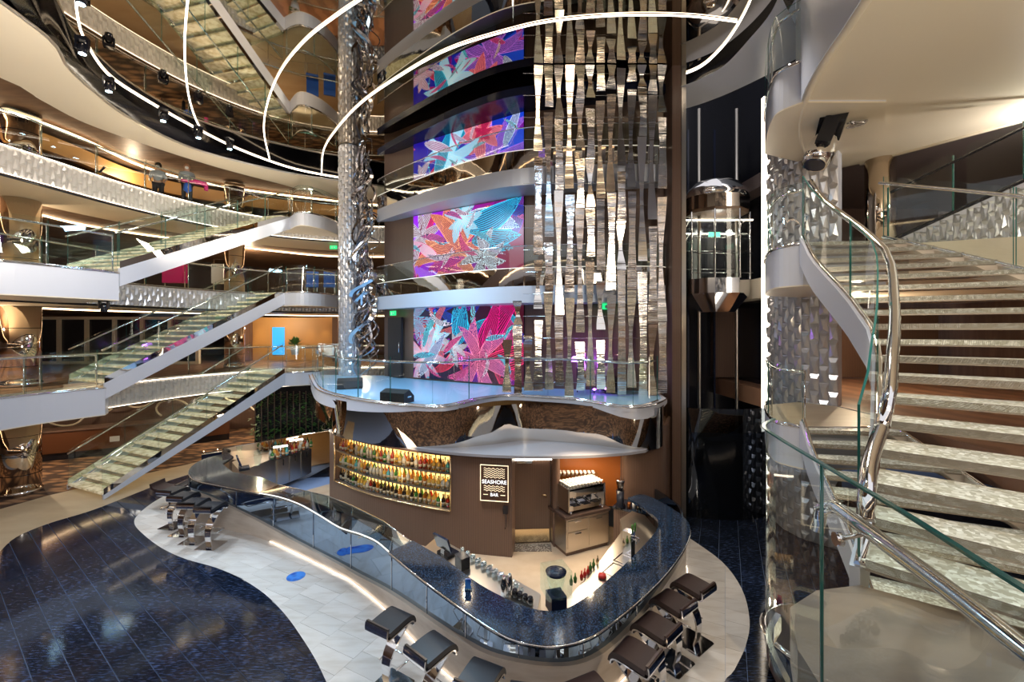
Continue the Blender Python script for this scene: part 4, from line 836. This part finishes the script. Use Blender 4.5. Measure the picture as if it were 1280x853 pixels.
for i in range(9):
    for j in range(2): link('coffee_cup', cup, None, 'small white cup on the glass wall shelf', 'cup', 'white cups on the wall shelf', loc=(1.0+i*.085, 8.79+j*.08, 1.311))
x, y = 2.12, 8.3; t = thing('side_counter', 'dark stone counter corner right of the espresso machine', 'counter', (x, y, .012)); MB().prism([(-.12, .1), (.45, -.25), (.75, .35), (.1, .45)], 0, .76).build('cabinet', 'wood', t); MB().prism([(-.14, .1), (.46, -.28), (.78, .36), (.1, .47)], .76, .80).build('worktop', 'granite', t)
t = thing('coffee_grinder', 'tall black coffee grinder right of the espresso machine', 'grinder', (2.12, 8.35, .812)); MB().lathe([(.10, 0), (.10, .04), (.07, .1), (.08, .34)], n=16).build('body', 'black', t); MB().lathe([(.05, .34), (.08, .5), (.08, .52)], n=16).build('hopper', 'dglass', t); MB().lathe([(.085, .52), (.085, .55)], n=16).build('lid', 'chrome', t)
for i, (mt, l) in enumerate((('orange', 'small orange jar beside the coffee grinder'), ('paper', 'small white jar with red lid beside the orange jar'), ('gold', 'small brass canister right of the jars'), ('blue', 'small blue box at the end of the jars'))):
    MB().lathe([(.035, 0), (.035, .1), (.03, .12)], n=12).build('jar', mt, label=l, cat='jar', loc=(2.28+.09*i, 8.3-.02*i, .812))
# left back bar
lb = thing('back_counter', 'long steel back counter with doors at the left end of the bar', 'counter', (-5.5, 11.0, .012))
A = L2 = [px(u, v, .9) for u, v in [(300, 590), (345, 572), (402, 553), (405, 545), (370, 548), (320, 562), (290, 578)]]
q = [(p[0]+5.5, p[1]-11.0) for p in A]
MB().prism(q, .08, .86).build('cabinet', 'steel', lb); MB().prism(q, .86, .89).build('worktop', 'steel', lb)
f0, f1 = np.array(q[1]), np.array(q[2])
for k in range(4):
    c = f0+(f1-f0)*(k+.5)/4; an = math.atan2(*(f1-f0)[::-1]); nr = np.array((math.sin(an), -math.cos(an)))*.015
    dd = MB().box((c[0]+nr[0], c[1]+nr[1], .46), (np.linalg.norm(f1-f0)/4-.04, .02, .7), an).build('door', 'steel', lb); MB().box((c[0]+nr[0]*2.4, c[1]+nr[1]*2.4, .7), (.02, .02, .16), an).build('handle', 'black', dd)
for k in range(26):
    q_ = k/26; x, y = px(338+q_*60, 573-q_*21-random.uniform(0, 5), 1.0); nm, me = random.choice(bm)
    link('bottle', me, None, nm+' bottle in the row on the steel back counter left of the bottle niche', 'bottle', 'bottles on the left back counter', loc=(x, y, .905))
x, y = px(305, 577, 1.1); register(x, y, .905, 2.2, 'blue lit till at the left end of the back counter'); x, y = px(322, 572, 1.1); MB().lathe([(.06, 0), (.09, .2), (.08, .34), (.02, .38)], n=16).build('water_jug', 'glass', label='clear jug beside the till on the left back counter', cat='jug', loc=(x, y, .905))
for (u, v) in ((352, 570), (372, 561), (388, 553)):
    x, y = px(u, v, 1.0); t = thing('counter_lamp', 'bright bar light tube over the left back counter', 'lamp', (x, y, .905), .6, 'bright lights on the left back counter'); MB().box((0, .25, .28), (.34, .03, .04)).build('tube', 'led', t); MB().tube([(0, .27, 0), (0, .27, .28)], .01).build('stem', 'chrome', t)
lamp('POINT', 'back_counter_light', (-5.2, 10.4, 1.7), 20, WARM, None, .03)
bs = thing('bar_back_shelf', 'mirror backed splash wall behind the left back counter', 'wall panel', (-6.5, 11.5, 0)); MB().wall([( -.9, -.6), (.3, .6), (1.9, 2.2)], 0, 1.25, .06).build('panel', 'bronze', bs)
# ------------------------------------------------------------------ stools
def make_stool(seat_mat):
    r = thing('bar_stool', 'x', 'bar stool')
    W_ = .36
    prof = [(-.225, .86), (-.235, .80), (-.222, .755), (-.18, .742), (-.05, .748), (.08, .757), (.16, .752), (.20, .725), (.212, .68)]
    P = spl([(0, a, b) for a, b in prof], 4); MB().ribbon(P, W_, (1, 0, 0), .016).build('seat_shell', 'chrome', r)
    pad = spl([(0, a, b) for a, b in [(-.185, .785), (-.1, .792), (.03, .80), (.12, .80), (.175, .785), (.205, .745), (.215, .70)]], 4)
    MB().ribbon(pad, W_-.01, (1, 0, 0), .06).build('seat', seat_mat, r)
    MB().ribbon(spl([(0, -.20, .785), (0, -.215, .83), (0, -.208, .875)], 4), W_-.01, (1, 0, 0), .03).build('backrest', seat_mat, r)
    leg = spl([(0, .205, .70), (0, .17, .64), (0, .06, .55), (0, -.05, .42), (0, -.085, .27), (0, -.07, .12), (0, -.04, .015)], 5); n = len(leg)
    MB().ribbon(leg, [.19-.08*min(1, 1.3*i/n) for i in range(n)], (1, 0, 0), .022).build('leg', 'chrome', r)
    f = [(-.15, -.06, .30), (-.16, .14, .29), (-.14, .17, .29), (.14, .17, .29), (.16, .14, .29), (.15, -.06, .30)]; MB().tube(f, .010, 6).build('footrest', 'chrome', r)
    b = MB(); b.prism([(-.19, -.2), (.19, -.2), (.21, -.17), (.21, .17), (.19, .2), (-.19, .2), (-.21, .17), (-.21, -.17)], 0, .018); b.build('base_plate', 'chrome', r)
    return index_kids(r)
def face(x, y, bx, by): return math.atan2(by-y, bx-x)-PI/2
sr = make_stool('leather'); sl = make_stool('leather_b')
rows = [(sr, [((866, 733), (1.9, 6.6), 'brown leather bar stool farthest back in the right row beside the stone apron end'), ((841, 754), (1.5, 6.2), 'brown leather bar stool second from the back in the right row'), ((820, 785), (1.0, 5.8), 'brown leather bar stool third from the back in the right row'), ((795, 820), (.6, 5.3), 'brown leather bar stool fourth from the back in the right row'), ((738, 868), (.35, 5.0), 'brown leather bar stool nearest the counter tip, cut by the lower picture edge')], 'brown stools along the right counter'),
        (sl, [((489, 778), (-1.0, 5.9), 'black bar stool at the front left of the counter, whole chrome base in view'), ((539, 812), (-.3, 5.4), 'black bar stool second from the left along the near counter'), ((600, 848), (.1, 5.2), 'black bar stool third from the left, cut by the lower picture edge'), ((657, 878), (.3, 5.0), 'black bar stool just peeping over the lower picture edge left of the counter tip')], 'black stools along the near counter'),
        (sl, [((264, 634), (-5.9, 9.3), 'black bar stool in front of the far group of four, nearest the viewer'), ((243, 629), (-6.4, 9.6), 'black bar stool second from the front in the far group of four'), ((230, 621), (-6.8, 9.9), 'black bar stool third from the front in the far group of four'), ((217, 614), (-7.2, 10.2), 'black bar stool at the far left of the far group of four')], 'black stools at the far left counter')]
used = set()
for src, lst, grp in rows:
    for (uv, tgt, lab) in lst:
        x, y = px(uv[0], uv[1], .78)
        ax = face(x, y, *tgt)
        if src.name not in used: used.add(src.name); o = src; o.location = (x, y, .001); o.rotation_euler = (0, 0, ax); o['label'] = lab
        else: o = copy_tree(src, None, loc=(x, y, .001), rz=ax, label=lab)
        o['group'] = grp
t = thing('lounge_stool', 'low brown leather seat in the dark beyond the far bar stools', 'chair', (*px(212, 608, .5), 0)); MB().ribbon(spl([(-.3, 0, .62), (-.22, 0, .48), (.2, 0, .46), (.3, 0, .6)], 4), .4, (0, 1, 0), .05).build('seat', 'leather', t); MB().lathe([(.2, 0), (.18, .03), (.03, .05), (.03, .44)], n=16).build('pedestal', 'chrome', t)
# floor decals
x, y = px(370, 721, 0); MB().lathe([(.15, .001), (.15, .004)], n=28).build('floor_sticker', 'blue', label='round blue sticker on the pale stone floor left of the bar', cat='sticker', loc=(x, y, .001))
# ------------------------------------------------------------------ lift
lx, ly = 5.42, 11.3
sh_ = struct(MB().box((5.3, 13.2, 6.5), (3.4, .2, 13)), 'wall_lift_shaft', 'black'); struct(MB().box((6.85, 11.4, 6.5), (.15, 3.6, 13)), 'wall_lift_side', 'black')
struct(MB().wall(spl([(3.85, 9.98), (4.1, 9.75), (4.7, 9.62), (5.3, 9.62), (5.85, 9.8)], 6), 0, 1.95, .04), 'wall_lift_base', mat('smoked_mirror', (.05, .06, .08), .05, .9))
struct(MB().wall(spl([(3.85, 9.99), (4.1, 9.76), (4.7, 9.63), (5.3, 9.63), (5.85, 9.81)], 6), 1.95, 2.5, .015), 'window_2', 'dglass')
for i, u in enumerate((874, 921)):
    x, y, _ = pxy(u, 400, 11.4); MB().tube([(x, y, 0), (x, y, 10.2)], .045, 8).build('guide_rail', 'steel', label=('left vertical steel guide rail of the lift shaft', 'right vertical steel guide rail of the lift shaft')[i], cat='rail')
for i, u in enumerate((860, 893, 940, 951)):
    x, y, _ = pxy(u, 400, 12.6); MB().box((x, y, 5.1), (.05, .05, 10.2)).build('shaft_mullion', 'navy', label='dark upright bar at the back of the lift shaft', cat='bar', group='dark bars in the lift shaft')
cab = thing('lift_cab', 'panoramic glass lift cab with domed chrome top hanging in the dark shaft', 'lift', (5.42, 11.3, 4.75))
oc = [(.82*math.cos(a), .62*math.sin(a)) for a in np.linspace(PI/8, 2*PI+PI/8, 9)[:-1]]
def octo(s, sy=None): return [(p[0]*s, p[1]*(sy or s)) for p in oc]
def frustum(a, b, z0, z1): 
    m = MB(); n = len(a); m.add([(p[0], p[1], z0) for p in a]+[(p[0], p[1], z1) for p in b], [(i, (i+1) % n, n+(i+1) % n, n+i) for i in range(n)]+[tuple(range(n-1, -1, -1)), tuple(range(n, 2*n))]); return m
frustum(octo(.55), octo(1), 0, .48).build('tapered_skirt', 'chrome', cab); MB().prism(octo(1), .48, .86).build('skirt', 'chrome', cab)
b = MB(); n = 8
for i in range(8):
    a, c = oc[i], oc[(i+1) % 8]; MB().add([(*a, .86), (*c, .86), (*c, 2.6), (*a, 2.6)], [(0, 1, 2, 3)]).build('glass_pane', 'glass', cab); MB().tube([(*a, .86), (*a, 2.6)], .022, 6).build('mullion', 'chrome', cab)
MB().prism(octo(.96), 2.58, 2.66).build('ceiling_panel', 'brown_ceil', cab); MB().prism(octo(1), 2.66, 3.0).build('header', 'bronze', cab)
MB().lathe([(.82, 3.0), (.76, 3.2), (.55, 3.42), (.25, 3.52), (.001, 3.55)], n=24, sy=.75).build('dome', 'chrome', cab)
for k, zz in enumerate((2.55, 2.35, 2.18, 1.9, 1.7, 1.5, 1.2, 1.0)): MB().tube([(-.74, .4-.8*(k % 2), zz), (.74, .4-.8*(k % 2), zz)], .018 if k < 3 else .010, 6).build('light_line' if k < 3 else 'inner_rail', 'led' if k < 3 else 'chrome', cab)
MB().box((0, .5, 1.7), (1.3, .03, 1.7)).build('back_wall', 'black', cab)
lamp('POINT', 'cab_light', (5.42, 11.2, 7.1), 8, WHITE, None, .1)
MB().box((-.2, -.3, 2.0), (.3, .02, .12)).build('lift_sign', mat('green_sign', (.1, .5, .3), .5, emit=(.2, .9, .6), es=1.2), cab)
# ------------------------------------------------------------------ right textured wall and landings
rwp = [(6.35, 8.3), (5.95, 8.75), (5.85, 9.2), (5.9, 9.85)]
tw = thing('textured_pier', 'pearly textured pier with raised scales and a light line, right of the lift', 'wall panel', (5.9, 9.8, 0))
q = [(p[0]-5.9, p[1]-9.8) for p in resample(rwp, 14)]
scales(MB(), q, 0, 9.7, .15, .34, .06, 1).build('scale_cladding', 'scale', tw); MB().wall(q, 0, 9.7, -.3).build('core', 'white', tw)
MB().box((-.03, .12, 4.85), (.07, .1, 9.7)).build('light_line', 'led', tw)
def rlanding(z, lab):
    P = spl([(4.98, 8.4), (4.62, 7.75), (4.34, 7.15), (4.26, 6.8), (4.44, 6.5)], 5)
    landing(z, P+[(5.7, 6.5), (6.3, 7.2), (6.3, 8.3), (5.9, 8.8)], .62, 'r', lab, P)
rlanding(2.8, 'round white landing of the right staircase on the first level below the textured pier'); rlanding(5.6, 'round white landing where the big right staircase ends at the second level'); rlanding(8.4, 'round white landing high beside the big cream soffit')
# right decks
struct(MB().prism([(.95, -2), (1.05, .6), (1.2, 1.3), (1.27, 1.65), (1.34, 2.0), (1.5, 2.3), (1.75, 2.45), (2.04, 2.5), (4.2, 1.0), (4.4, -2)], 2.5, 2.8), 'floor_right_foot', 'foot_stone')
struct(MB().prism([(4.4, -2), (4.2, 1.0), (5.3, 2.6), (5.95, 4.2), (6.0, 6.45), (6.3, 8.3), (6.2, 13.2), (13.8, 13.2), (13.8, -2)], 2.35, 2.8), 'floor_right_first', 'wood_floor')
struct(MB().prism([(6.0, 6.45), (6.3, 8.3), (6.2, 13.2), (13.8, 13.2), (13.8, 5.2), (8.8, 5.2)], 5.1, 5.6), 'floor_right_second', 'cream')
struct(MB().box((9.5, 13.0, 3.9), (6.8, .2, 2.1)), 'wall_right_first', 'wood'); struct(MB().box((9.5, 13.0, 7.2), (6.8, .2, 3)), 'wall_right_second', 'wood')
struct(MB().box((7.2, 12.6, 3.85), (.5, .3, 2.1)), 'trim_9', 'ochre')
struct(MB().box((8.9, 12.7, 3.85), (.9, .3, 2.1)), 'trim_10', 'ochre')
# ------------------------------------------------------------------ right staircases
LE = [(2.04, 2.5), (2.26, 2.7), (2.42, 2.87), (2.67, 3.13), (2.92, 3.4), (3.12, 3.63), (3.32, 3.86), (3.53, 4.1), (3.66, 4.28), (3.8, 4.5), (3.9, 4.75), (4.0, 5.0), (4.08, 5.25), (4.15, 5.5), (4.22, 5.75), (4.28, 5.98), (4.34, 6.18), (4.4, 6.35), (4.44, 6.5)]
RE = spl([(3.7, .7), (4.5, 1.5), (5.0, 2.2), (5.35, 2.8), (5.6, 3.4), (5.75, 4.1), (5.82, 4.8), (5.8, 5.5), (5.75, 6.1), (5.7, 6.55)], 2)
RE = resample(RE, 19)
def rflight(z0, lab, rails=True):
    root = thing('curved_staircase', lab, 'staircase', (2.04, 2.5, z0), 0, 'curved flights on the right'); o = (2.04, 2.5); H = 2.8/18
    l = [(p[0]-o[0], p[1]-o[1]) for p in LE]; r = [(p[0]-o[0], p[1]-o[1]) for p in RE]
    for k in range(18):
        z = H*(k+1); ext = .18
        a, b, c, d_ = np.array(l[k]), np.array(l[k+1]), np.array(r[k+1]), np.array(r[k])
        b2 = b+(b-a)*ext; c2 = c+(c-d_)*ext
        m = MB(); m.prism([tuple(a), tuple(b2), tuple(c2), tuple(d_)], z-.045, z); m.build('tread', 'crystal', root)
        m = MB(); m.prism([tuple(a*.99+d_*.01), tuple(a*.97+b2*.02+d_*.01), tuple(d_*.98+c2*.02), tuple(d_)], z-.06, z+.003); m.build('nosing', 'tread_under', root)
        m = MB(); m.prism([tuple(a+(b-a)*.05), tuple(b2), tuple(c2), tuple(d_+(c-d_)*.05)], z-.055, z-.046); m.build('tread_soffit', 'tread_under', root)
        # right triangular cheek
        m = MB(); u = (np.array(r[k])-np.array(l[k])); u /= np.linalg.norm(u)
        p0 = d_; p1 = c2; w = -u*.22; m.add([(*p0, z-.05), (*p1, z-.05), (*p0, z-.05-H*.9), (*(p0+w), z-.05), (*(p1+w), z-.05)], [(0, 1, 2), (0, 2, 3), (1, 4, 3, 0), (2, 1, 4), (2, 4, 3)]); m.build('cheek_bracket', 'stone', root)
    zs = [H*k for k in range(19)]
    A = [(p[0], p[1]) for p in l]; 
    m = MB(); m.wall(A, [z-.30 for z in zs], [z+.10 for z in zs], .05); m.build('stringer', 'white', root)
    m = MB(); m.tube([(p[0], p[1], z+.12) for p, z in zip(A, zs)], .03, 8); m.build('stringer_cap', 'chrome', root)
    B = [(p[0], p[1]) for p in r]
    m = MB(); m.wall(B, [z-.12 for z in zs], [z+.10 for z in zs], -.05); m.build('stringer', 'steel', root)
    m = MB(); m.tube([(p[0], p[1], z+.12) for p, z in zip(B, zs)], .03, 8); m.build('stringer_cap', 'chrome', root)
    if rails:
        lp = [(1.5, 1.95), (1.75, 2.2)]+LE; lz = [z0+.0, z0+.0]+[z0+z+.05 for z in zs]
        balustrade('x', LE, [z0+z+.1 for z in zs], '', parent=root, h=.95, pane=1.5, post=False, r=.036, rail_in=-.10)
        balustrade('x', RE, [z0+z+.1 for z in zs], '', parent=root, h=.95, pane=1.5, post=False, r=.024, rail_in=.06)
        q = offset(l, -.10); s_ = q[0]; zt = .1+.85
        MB().tube(spl([(s_[0], s_[1], zt), (s_[0]-.25, s_[1]-.22, zt-.12), (s_[0]-.42, s_[1]-.4, zt-.22), (s_[0]-.46, s_[1]-.44, zt-.34)], 5), .036, 10).build('rail_end', 'chrome', root)
    return root
rflight(2.8, 'big curved crystal staircase sweeping up on the right with thick chrome handrail')
rflight(0, 'lower curved crystal flight seen beneath the big right staircase', False)
# near guard
ng = spl([(1.62, 2.62), (1.44, 2.42), (1.36, 2.15), (1.30, 1.85), (1.25, 1.6), (1.18, 1.25), (1.10, .92), (1.02, .5), (.95, 0)], 6)[::-1]
g = thing('near_railing', 'thick curved glass guard with fat chrome rail at the lower right corner', 'railing', (1.2, 1.3, 2.8))
q = [(p[0]-1.2, p[1]-1.3) for p in ng]
m = MB(); m.loft([(p[0], p[1], -.28) for p in q], [(p[0], p[1], .95) for p in q]); m.build('glass_pane', 'glass', g); MB().wall(q, .945, .953, .018).build('pane_edge', 'edge', g)
i0 = 28; MB().tube([(q[i0][0], q[i0][1], -.28), (q[i0][0], q[i0][1], .95)], .007, 6).build('pane_edge', 'edge', g)
hr = offset(q, -.09); MB().tube([(p[0], p[1], .74) for p in hr[:31]]+[(hr[31][0]-.02, hr[31][1]+.02, .70), (hr[31][0]-.03, hr[31][1]+.03, .60)], .028, 12).build('handrail', 'chrome', g)
for i in (12, 25):
    a, b = q[i], hr[i]; MB().tube([(a[0], a[1], .69), (b[0], b[1], .72)], .010).build('bracket', 'chrome', g)
    dx, dy = (b[0]-a[0])/.09*.012, (b[1]-a[1])/.09*.012; MB().tube([(a[0]-dx, a[1]-dy, .69), (a[0]+dx, a[1]+dy, .69)], .026, 14).build('clamp', 'chrome', g)
MB().wall(q, -.34, -.24, -.03).build('edge_fascia', 'chrome', g)
# upper right second stair with textured side
rs = thing('upper_side_stair', 'textured triangular side of another stair rising to the far upper right', 'staircase', (6.35, 7.2, 5.6))
dx, dy = 3.6, -1.4; A = [(dx*t, dy*t) for t in np.linspace(0, 1, 24)]
m = MB(); L = length(A)
for i in range(23):
    zt = .15+1.9*i/23; zb = -.1 if i < 8 else -.1+.75*(i-8)/15
    scales(m, [A[i], A[i+1]], zb, zt, .08, .26, .04, -1)
m.build('relief_side', 'scale', rs); m = MB(); m.wall(A, [-.1 if i < 8 else -.1+.75*(i-8)/15 for i in range(24)], [.15+1.9*i/23 for i in range(24)], .06); m.build('side_panel', 'scale', rs)
MB().tube([(p[0], p[1], .18+1.9*i/23) for i, p in enumerate(A)], .03, 8).build('stringer_cap', 'black', rs)
MB().tube([(p[0], p[1]-.05, 1.0+1.9*i/23) for i, p in enumerate(A)], .022, 8).build('handrail', 'black', rs)
for k in range(4): i = k*6; j = i+5; MB().add([(*A[i], .2+1.9*i/23), (*A[j], .2+1.9*j/23), (*A[j], 1.15+1.9*j/23), (*A[i], 1.15+1.9*i/23)], [(0, 1, 2, 3)]).build('glass_pane', 'glass', rs)
for k in range(5): p = A[min(k*5, 23)]; MB().tube([(p[0], p[1], .2+1.9*k*5/23), (p[0], p[1], 1.1+1.9*k*5/23)], .014).build('post', 'edge', rs)
struct(MB().prism([(5.9, 6.3), (6.4, 9.3), (6.2, 13.2), (13.8, 13.2), (13.8, 4), (9, 4.2)], 7.95, 8.3), 'ceiling_right', mat('grey_brown_ceiling', (.13, .10, .10), .3))
t = thing('mirrored_column', 'mirrored round column at the head of the big right staircase', 'column', (7.6, 8.8, 5.6), 0, 'mirror clad round columns'); MB().lathe([(.26, 0), (.26, 2.33)], n=24).build('cladding', 'bronze', t); MB().lathe([(.3, 0), (.3, .06)], n=24).build('base_ring', 'chrome', t)
# big cream soffit
bs_ = spl([px(u, v, 7.8) for u, v in [(1125, -60), (1090, -10), (1060, 35), (1028, 82), (1007, 125), (1000, 165), (1010, 198), (1030, 212), (1052, 210)]], 6)
rest = [px(1075, 205, 7.8), px(1280, 150, 7.8), px(1600, 70, 7.8), (12, 2.5), (6, 1.5)]
big = struct(MB().prism(bs_+rest, 7.8, 7.86), 'ceiling_soffit', 'cream'); big['label'] = 'huge cream soffit overhead at the upper right'
MB().wall(bs_, 7.8, 10.2, .06).build('fascia', 'white', big); MB().tube([(p[0], p[1], 7.8) for p in bs_], .05, 8).build('soffit_bead', 'cream', big); MB().tube([(*rest[0], 7.8), (*rest[1], 7.8), (*rest[2], 7.8)], .04, 6).build('soffit_bead', 'cream', big)
# moving head light
def moving_head(x, y, z, rz, lab, s=1, em=None):
    t = thing('moving_head', lab, 'stage light', (x, y, z), rz); t.scale = (s, s, s)
    MB().box((0, 0, -.06), (.34, .24, .12)).build('base', 'black', t)
    for a in (-.16, .16): MB().prism([(a-.03, -.07), (a+.03, -.07), (a+.03, .07), (a-.03, .07)], -.42, -.1).build('yoke_arm', 'black', t)
    MB().lathe([(.12, -.22), (.14, -.1), (.13, .06), (.09, .16), (.001, .18)], (0, 0, -.36), 18).build('head', 'chrome' if em is None else 'black', t)
    MB().lathe([(.10, 0), (.10, .01)], (0, 0, -.59), 18).build('lens', em or 'navy', t)
    return t
x, y, z = pxy(1042, 178, 7.1); mh = moving_head(x, y, 7.79, 1.1, 'large silver moving head spotlight under the big cream soffit', 1.5); mh.rotation_euler = (.35, .3, 1.1)
x, y, z = pxy(1072, 180, 7.0); t = thing('cable_coil', 'loose bundle of metal cable beside the silver spotlight', 'cable', (x, y, 7.72)); MB().tube(spl([(random.uniform(-.16, .16), random.uniform(-.08, .08), random.uniform(-.12, .04)) for _ in range(14)], 4), .014, 6).build('cable', 'tangle', t)
for i, (u, v) in enumerate(((101, 6), (103, 68), (136, 115), (204, 152), (248, 173), (287, 187))):
    x, y, z = pxy(u, v, 1); Y = F*(9.62-EYE)/(HOR-v); X = (u-640)/F*Y
    moving_head(X, Y, 9.95, .3*i, ('first', 'second', 'third', 'fourth', 'fifth', 'sixth')[i]+' black spotlight along the dark ceiling ring, counted from the left picture corner', .55, 'ledb')
moving_head(*px(130, 374, 5.0), 5.0, .3, 'small black spotlight hanging under the white landing on the left', .5, 'navy')
# round plinth right
x, y = 3.75, 5.15; t = thing('round_planter', 'oval dark blue basin with chrome rim beside the right staircase foot', 'basin', (x, y, 0)); MB().lathe([(.55, 0), (.62, .5), (.62, .55)], n=32).build('body', 'navy', t); MB().lathe([(.62, .53), (.66, .56), (.62, .59), (.56, .56)], n=32).build('rim', 'chrome', t)
# ------------------------------------------------------------------ people
def person(x, y, z, rz, hair, lab, arm=0, bag=None):
    t = thing('person', lab, 'person', (x, y, z), rz)
    def skin(name, vs, es, rs, mt):
        me = bpy.data.meshes.new(name); me.from_pydata(vs, es, []); o = link(name, me, t)
        md = o.modifiers.new('s', 'SKIN'); me.skin_vertices if me.skin_vertices else None
        if not me.skin_vertices: bpy.context.view_layer.update()
        for i, r in enumerate(rs): o.data.skin_vertices[0].data[i].radius = (r, r*.8)
        o.data.skin_vertices[0].data[0].use_root = True; o.modifiers.new('b', 'SUBSURF').levels = 1; me.materials.append(M[mt]); o.modifiers['b'].render_levels = 2
        return o
    k = .93
    V = [(0, 0, .88), (0, 0, 1.08), (0, 0, 1.28), (0, 0, 1.36), (0, -.01, 1.44), (0, -.015, 1.54), (.17, 0, 1.26), (.23, -.02, 1.02), (.2, -.18, .9), (.18, -.25, .88), (-.17, 0, 1.26), (-.23, -.02, 1.02), (-.2, -.18, .9), (-.18, -.25, .88), (.09, 0, .82), (.1, -.02, .46), (.1, .0, .08), (.1, -.12, .04), (-.09, 0, .82), (-.1, -.02, .46), (-.1, .0, .08), (-.1, -.12, .04)]
    Ed = [(0, 1), (1, 2), (2, 3), (3, 4), (4, 5), (2, 6), (6, 7), (7, 8), (8, 9), (2, 10), (10, 11), (11, 12), (12, 13), (0, 14), (14, 15), (15, 16), (16, 17), (0, 18), (18, 19), (19, 20), (20, 21)]
    R = [.12, .12, .13, .06, .08, .085, .06, .045, .035, .03, .06, .045, .035, .03, .085, .06, .04, .035, .085, .06, .04, .035]
    V = [(a*k, b*k, c*k) for a, b, c in V]; skin('body', V, Ed, R, 'skin')
    S_ = [0, 1, 2, 3, 6, 7, 10, 11]; mp = {a: i for i, a in enumerate(S_)}
    skin('shirt', [V[i] for i in S_], [(mp[a], mp[b]) for a, b in Ed if a in mp and b in mp], [.145, .145, .155, .07, .085, .07, .085, .07], 'shirt')
    S_ = [0, 14, 15, 16, 18, 19, 20]; mp = {a: i for i, a in enumerate(S_)}
    skin('trousers', [V[i] for i in S_], [(mp[a], mp[b]) for a, b in Ed if a in mp and b in mp], [.14, .11, .08, .06, .11, .08, .06], 'trouser')
    hd = (0, -.01, 1.5*k); MB().lathe([(.001, .11), (.06, .10), (.095, .04), (.10, -.02), (.085, -.05)], (0, .015, 1.52*k), 14).build('hair', hair, t)
    MB().lathe([(.001, .05), (.05, .03), (.058, 0), (.045, -.04), (.001, -.055)], (0, -.055, 1.475*k), 12, sy=.75).build('face_mask', 'mask', t)
    for s in (-.03, .03): MB().lathe([(.001, -.008), (.01, 0), (.001, .008)], (s, -.088, 1.545*k), 6).build('eye', 'black', t)
    if bag: MB().tube(spl([(-.1, -.28, .86), (.1, -.32, .84), (.4, -.3, .86), (.55, -.25, .8), (.56, -.25, .62)], 5), [.05]*8+[.09]*8+[.06]*5, 8).build('cloth', 'pink', t); MB().lathe([(.001, 0), (.12, .1), (.1, .3), (.001, .38)], (.05, -.26, .45), 10).build('blue_bundle', 'bluecloth', t)
person(-11.95, 14.4, 8.42, .5, 'hair', 'dark haired person in a grey shirt and mask at the third gallery rail'); person(-11.05, 14.5, 8.42, .5, 'gingerhair', 'light haired person in grey shirt and mask holding a pink cloth at the rail', bag=True)
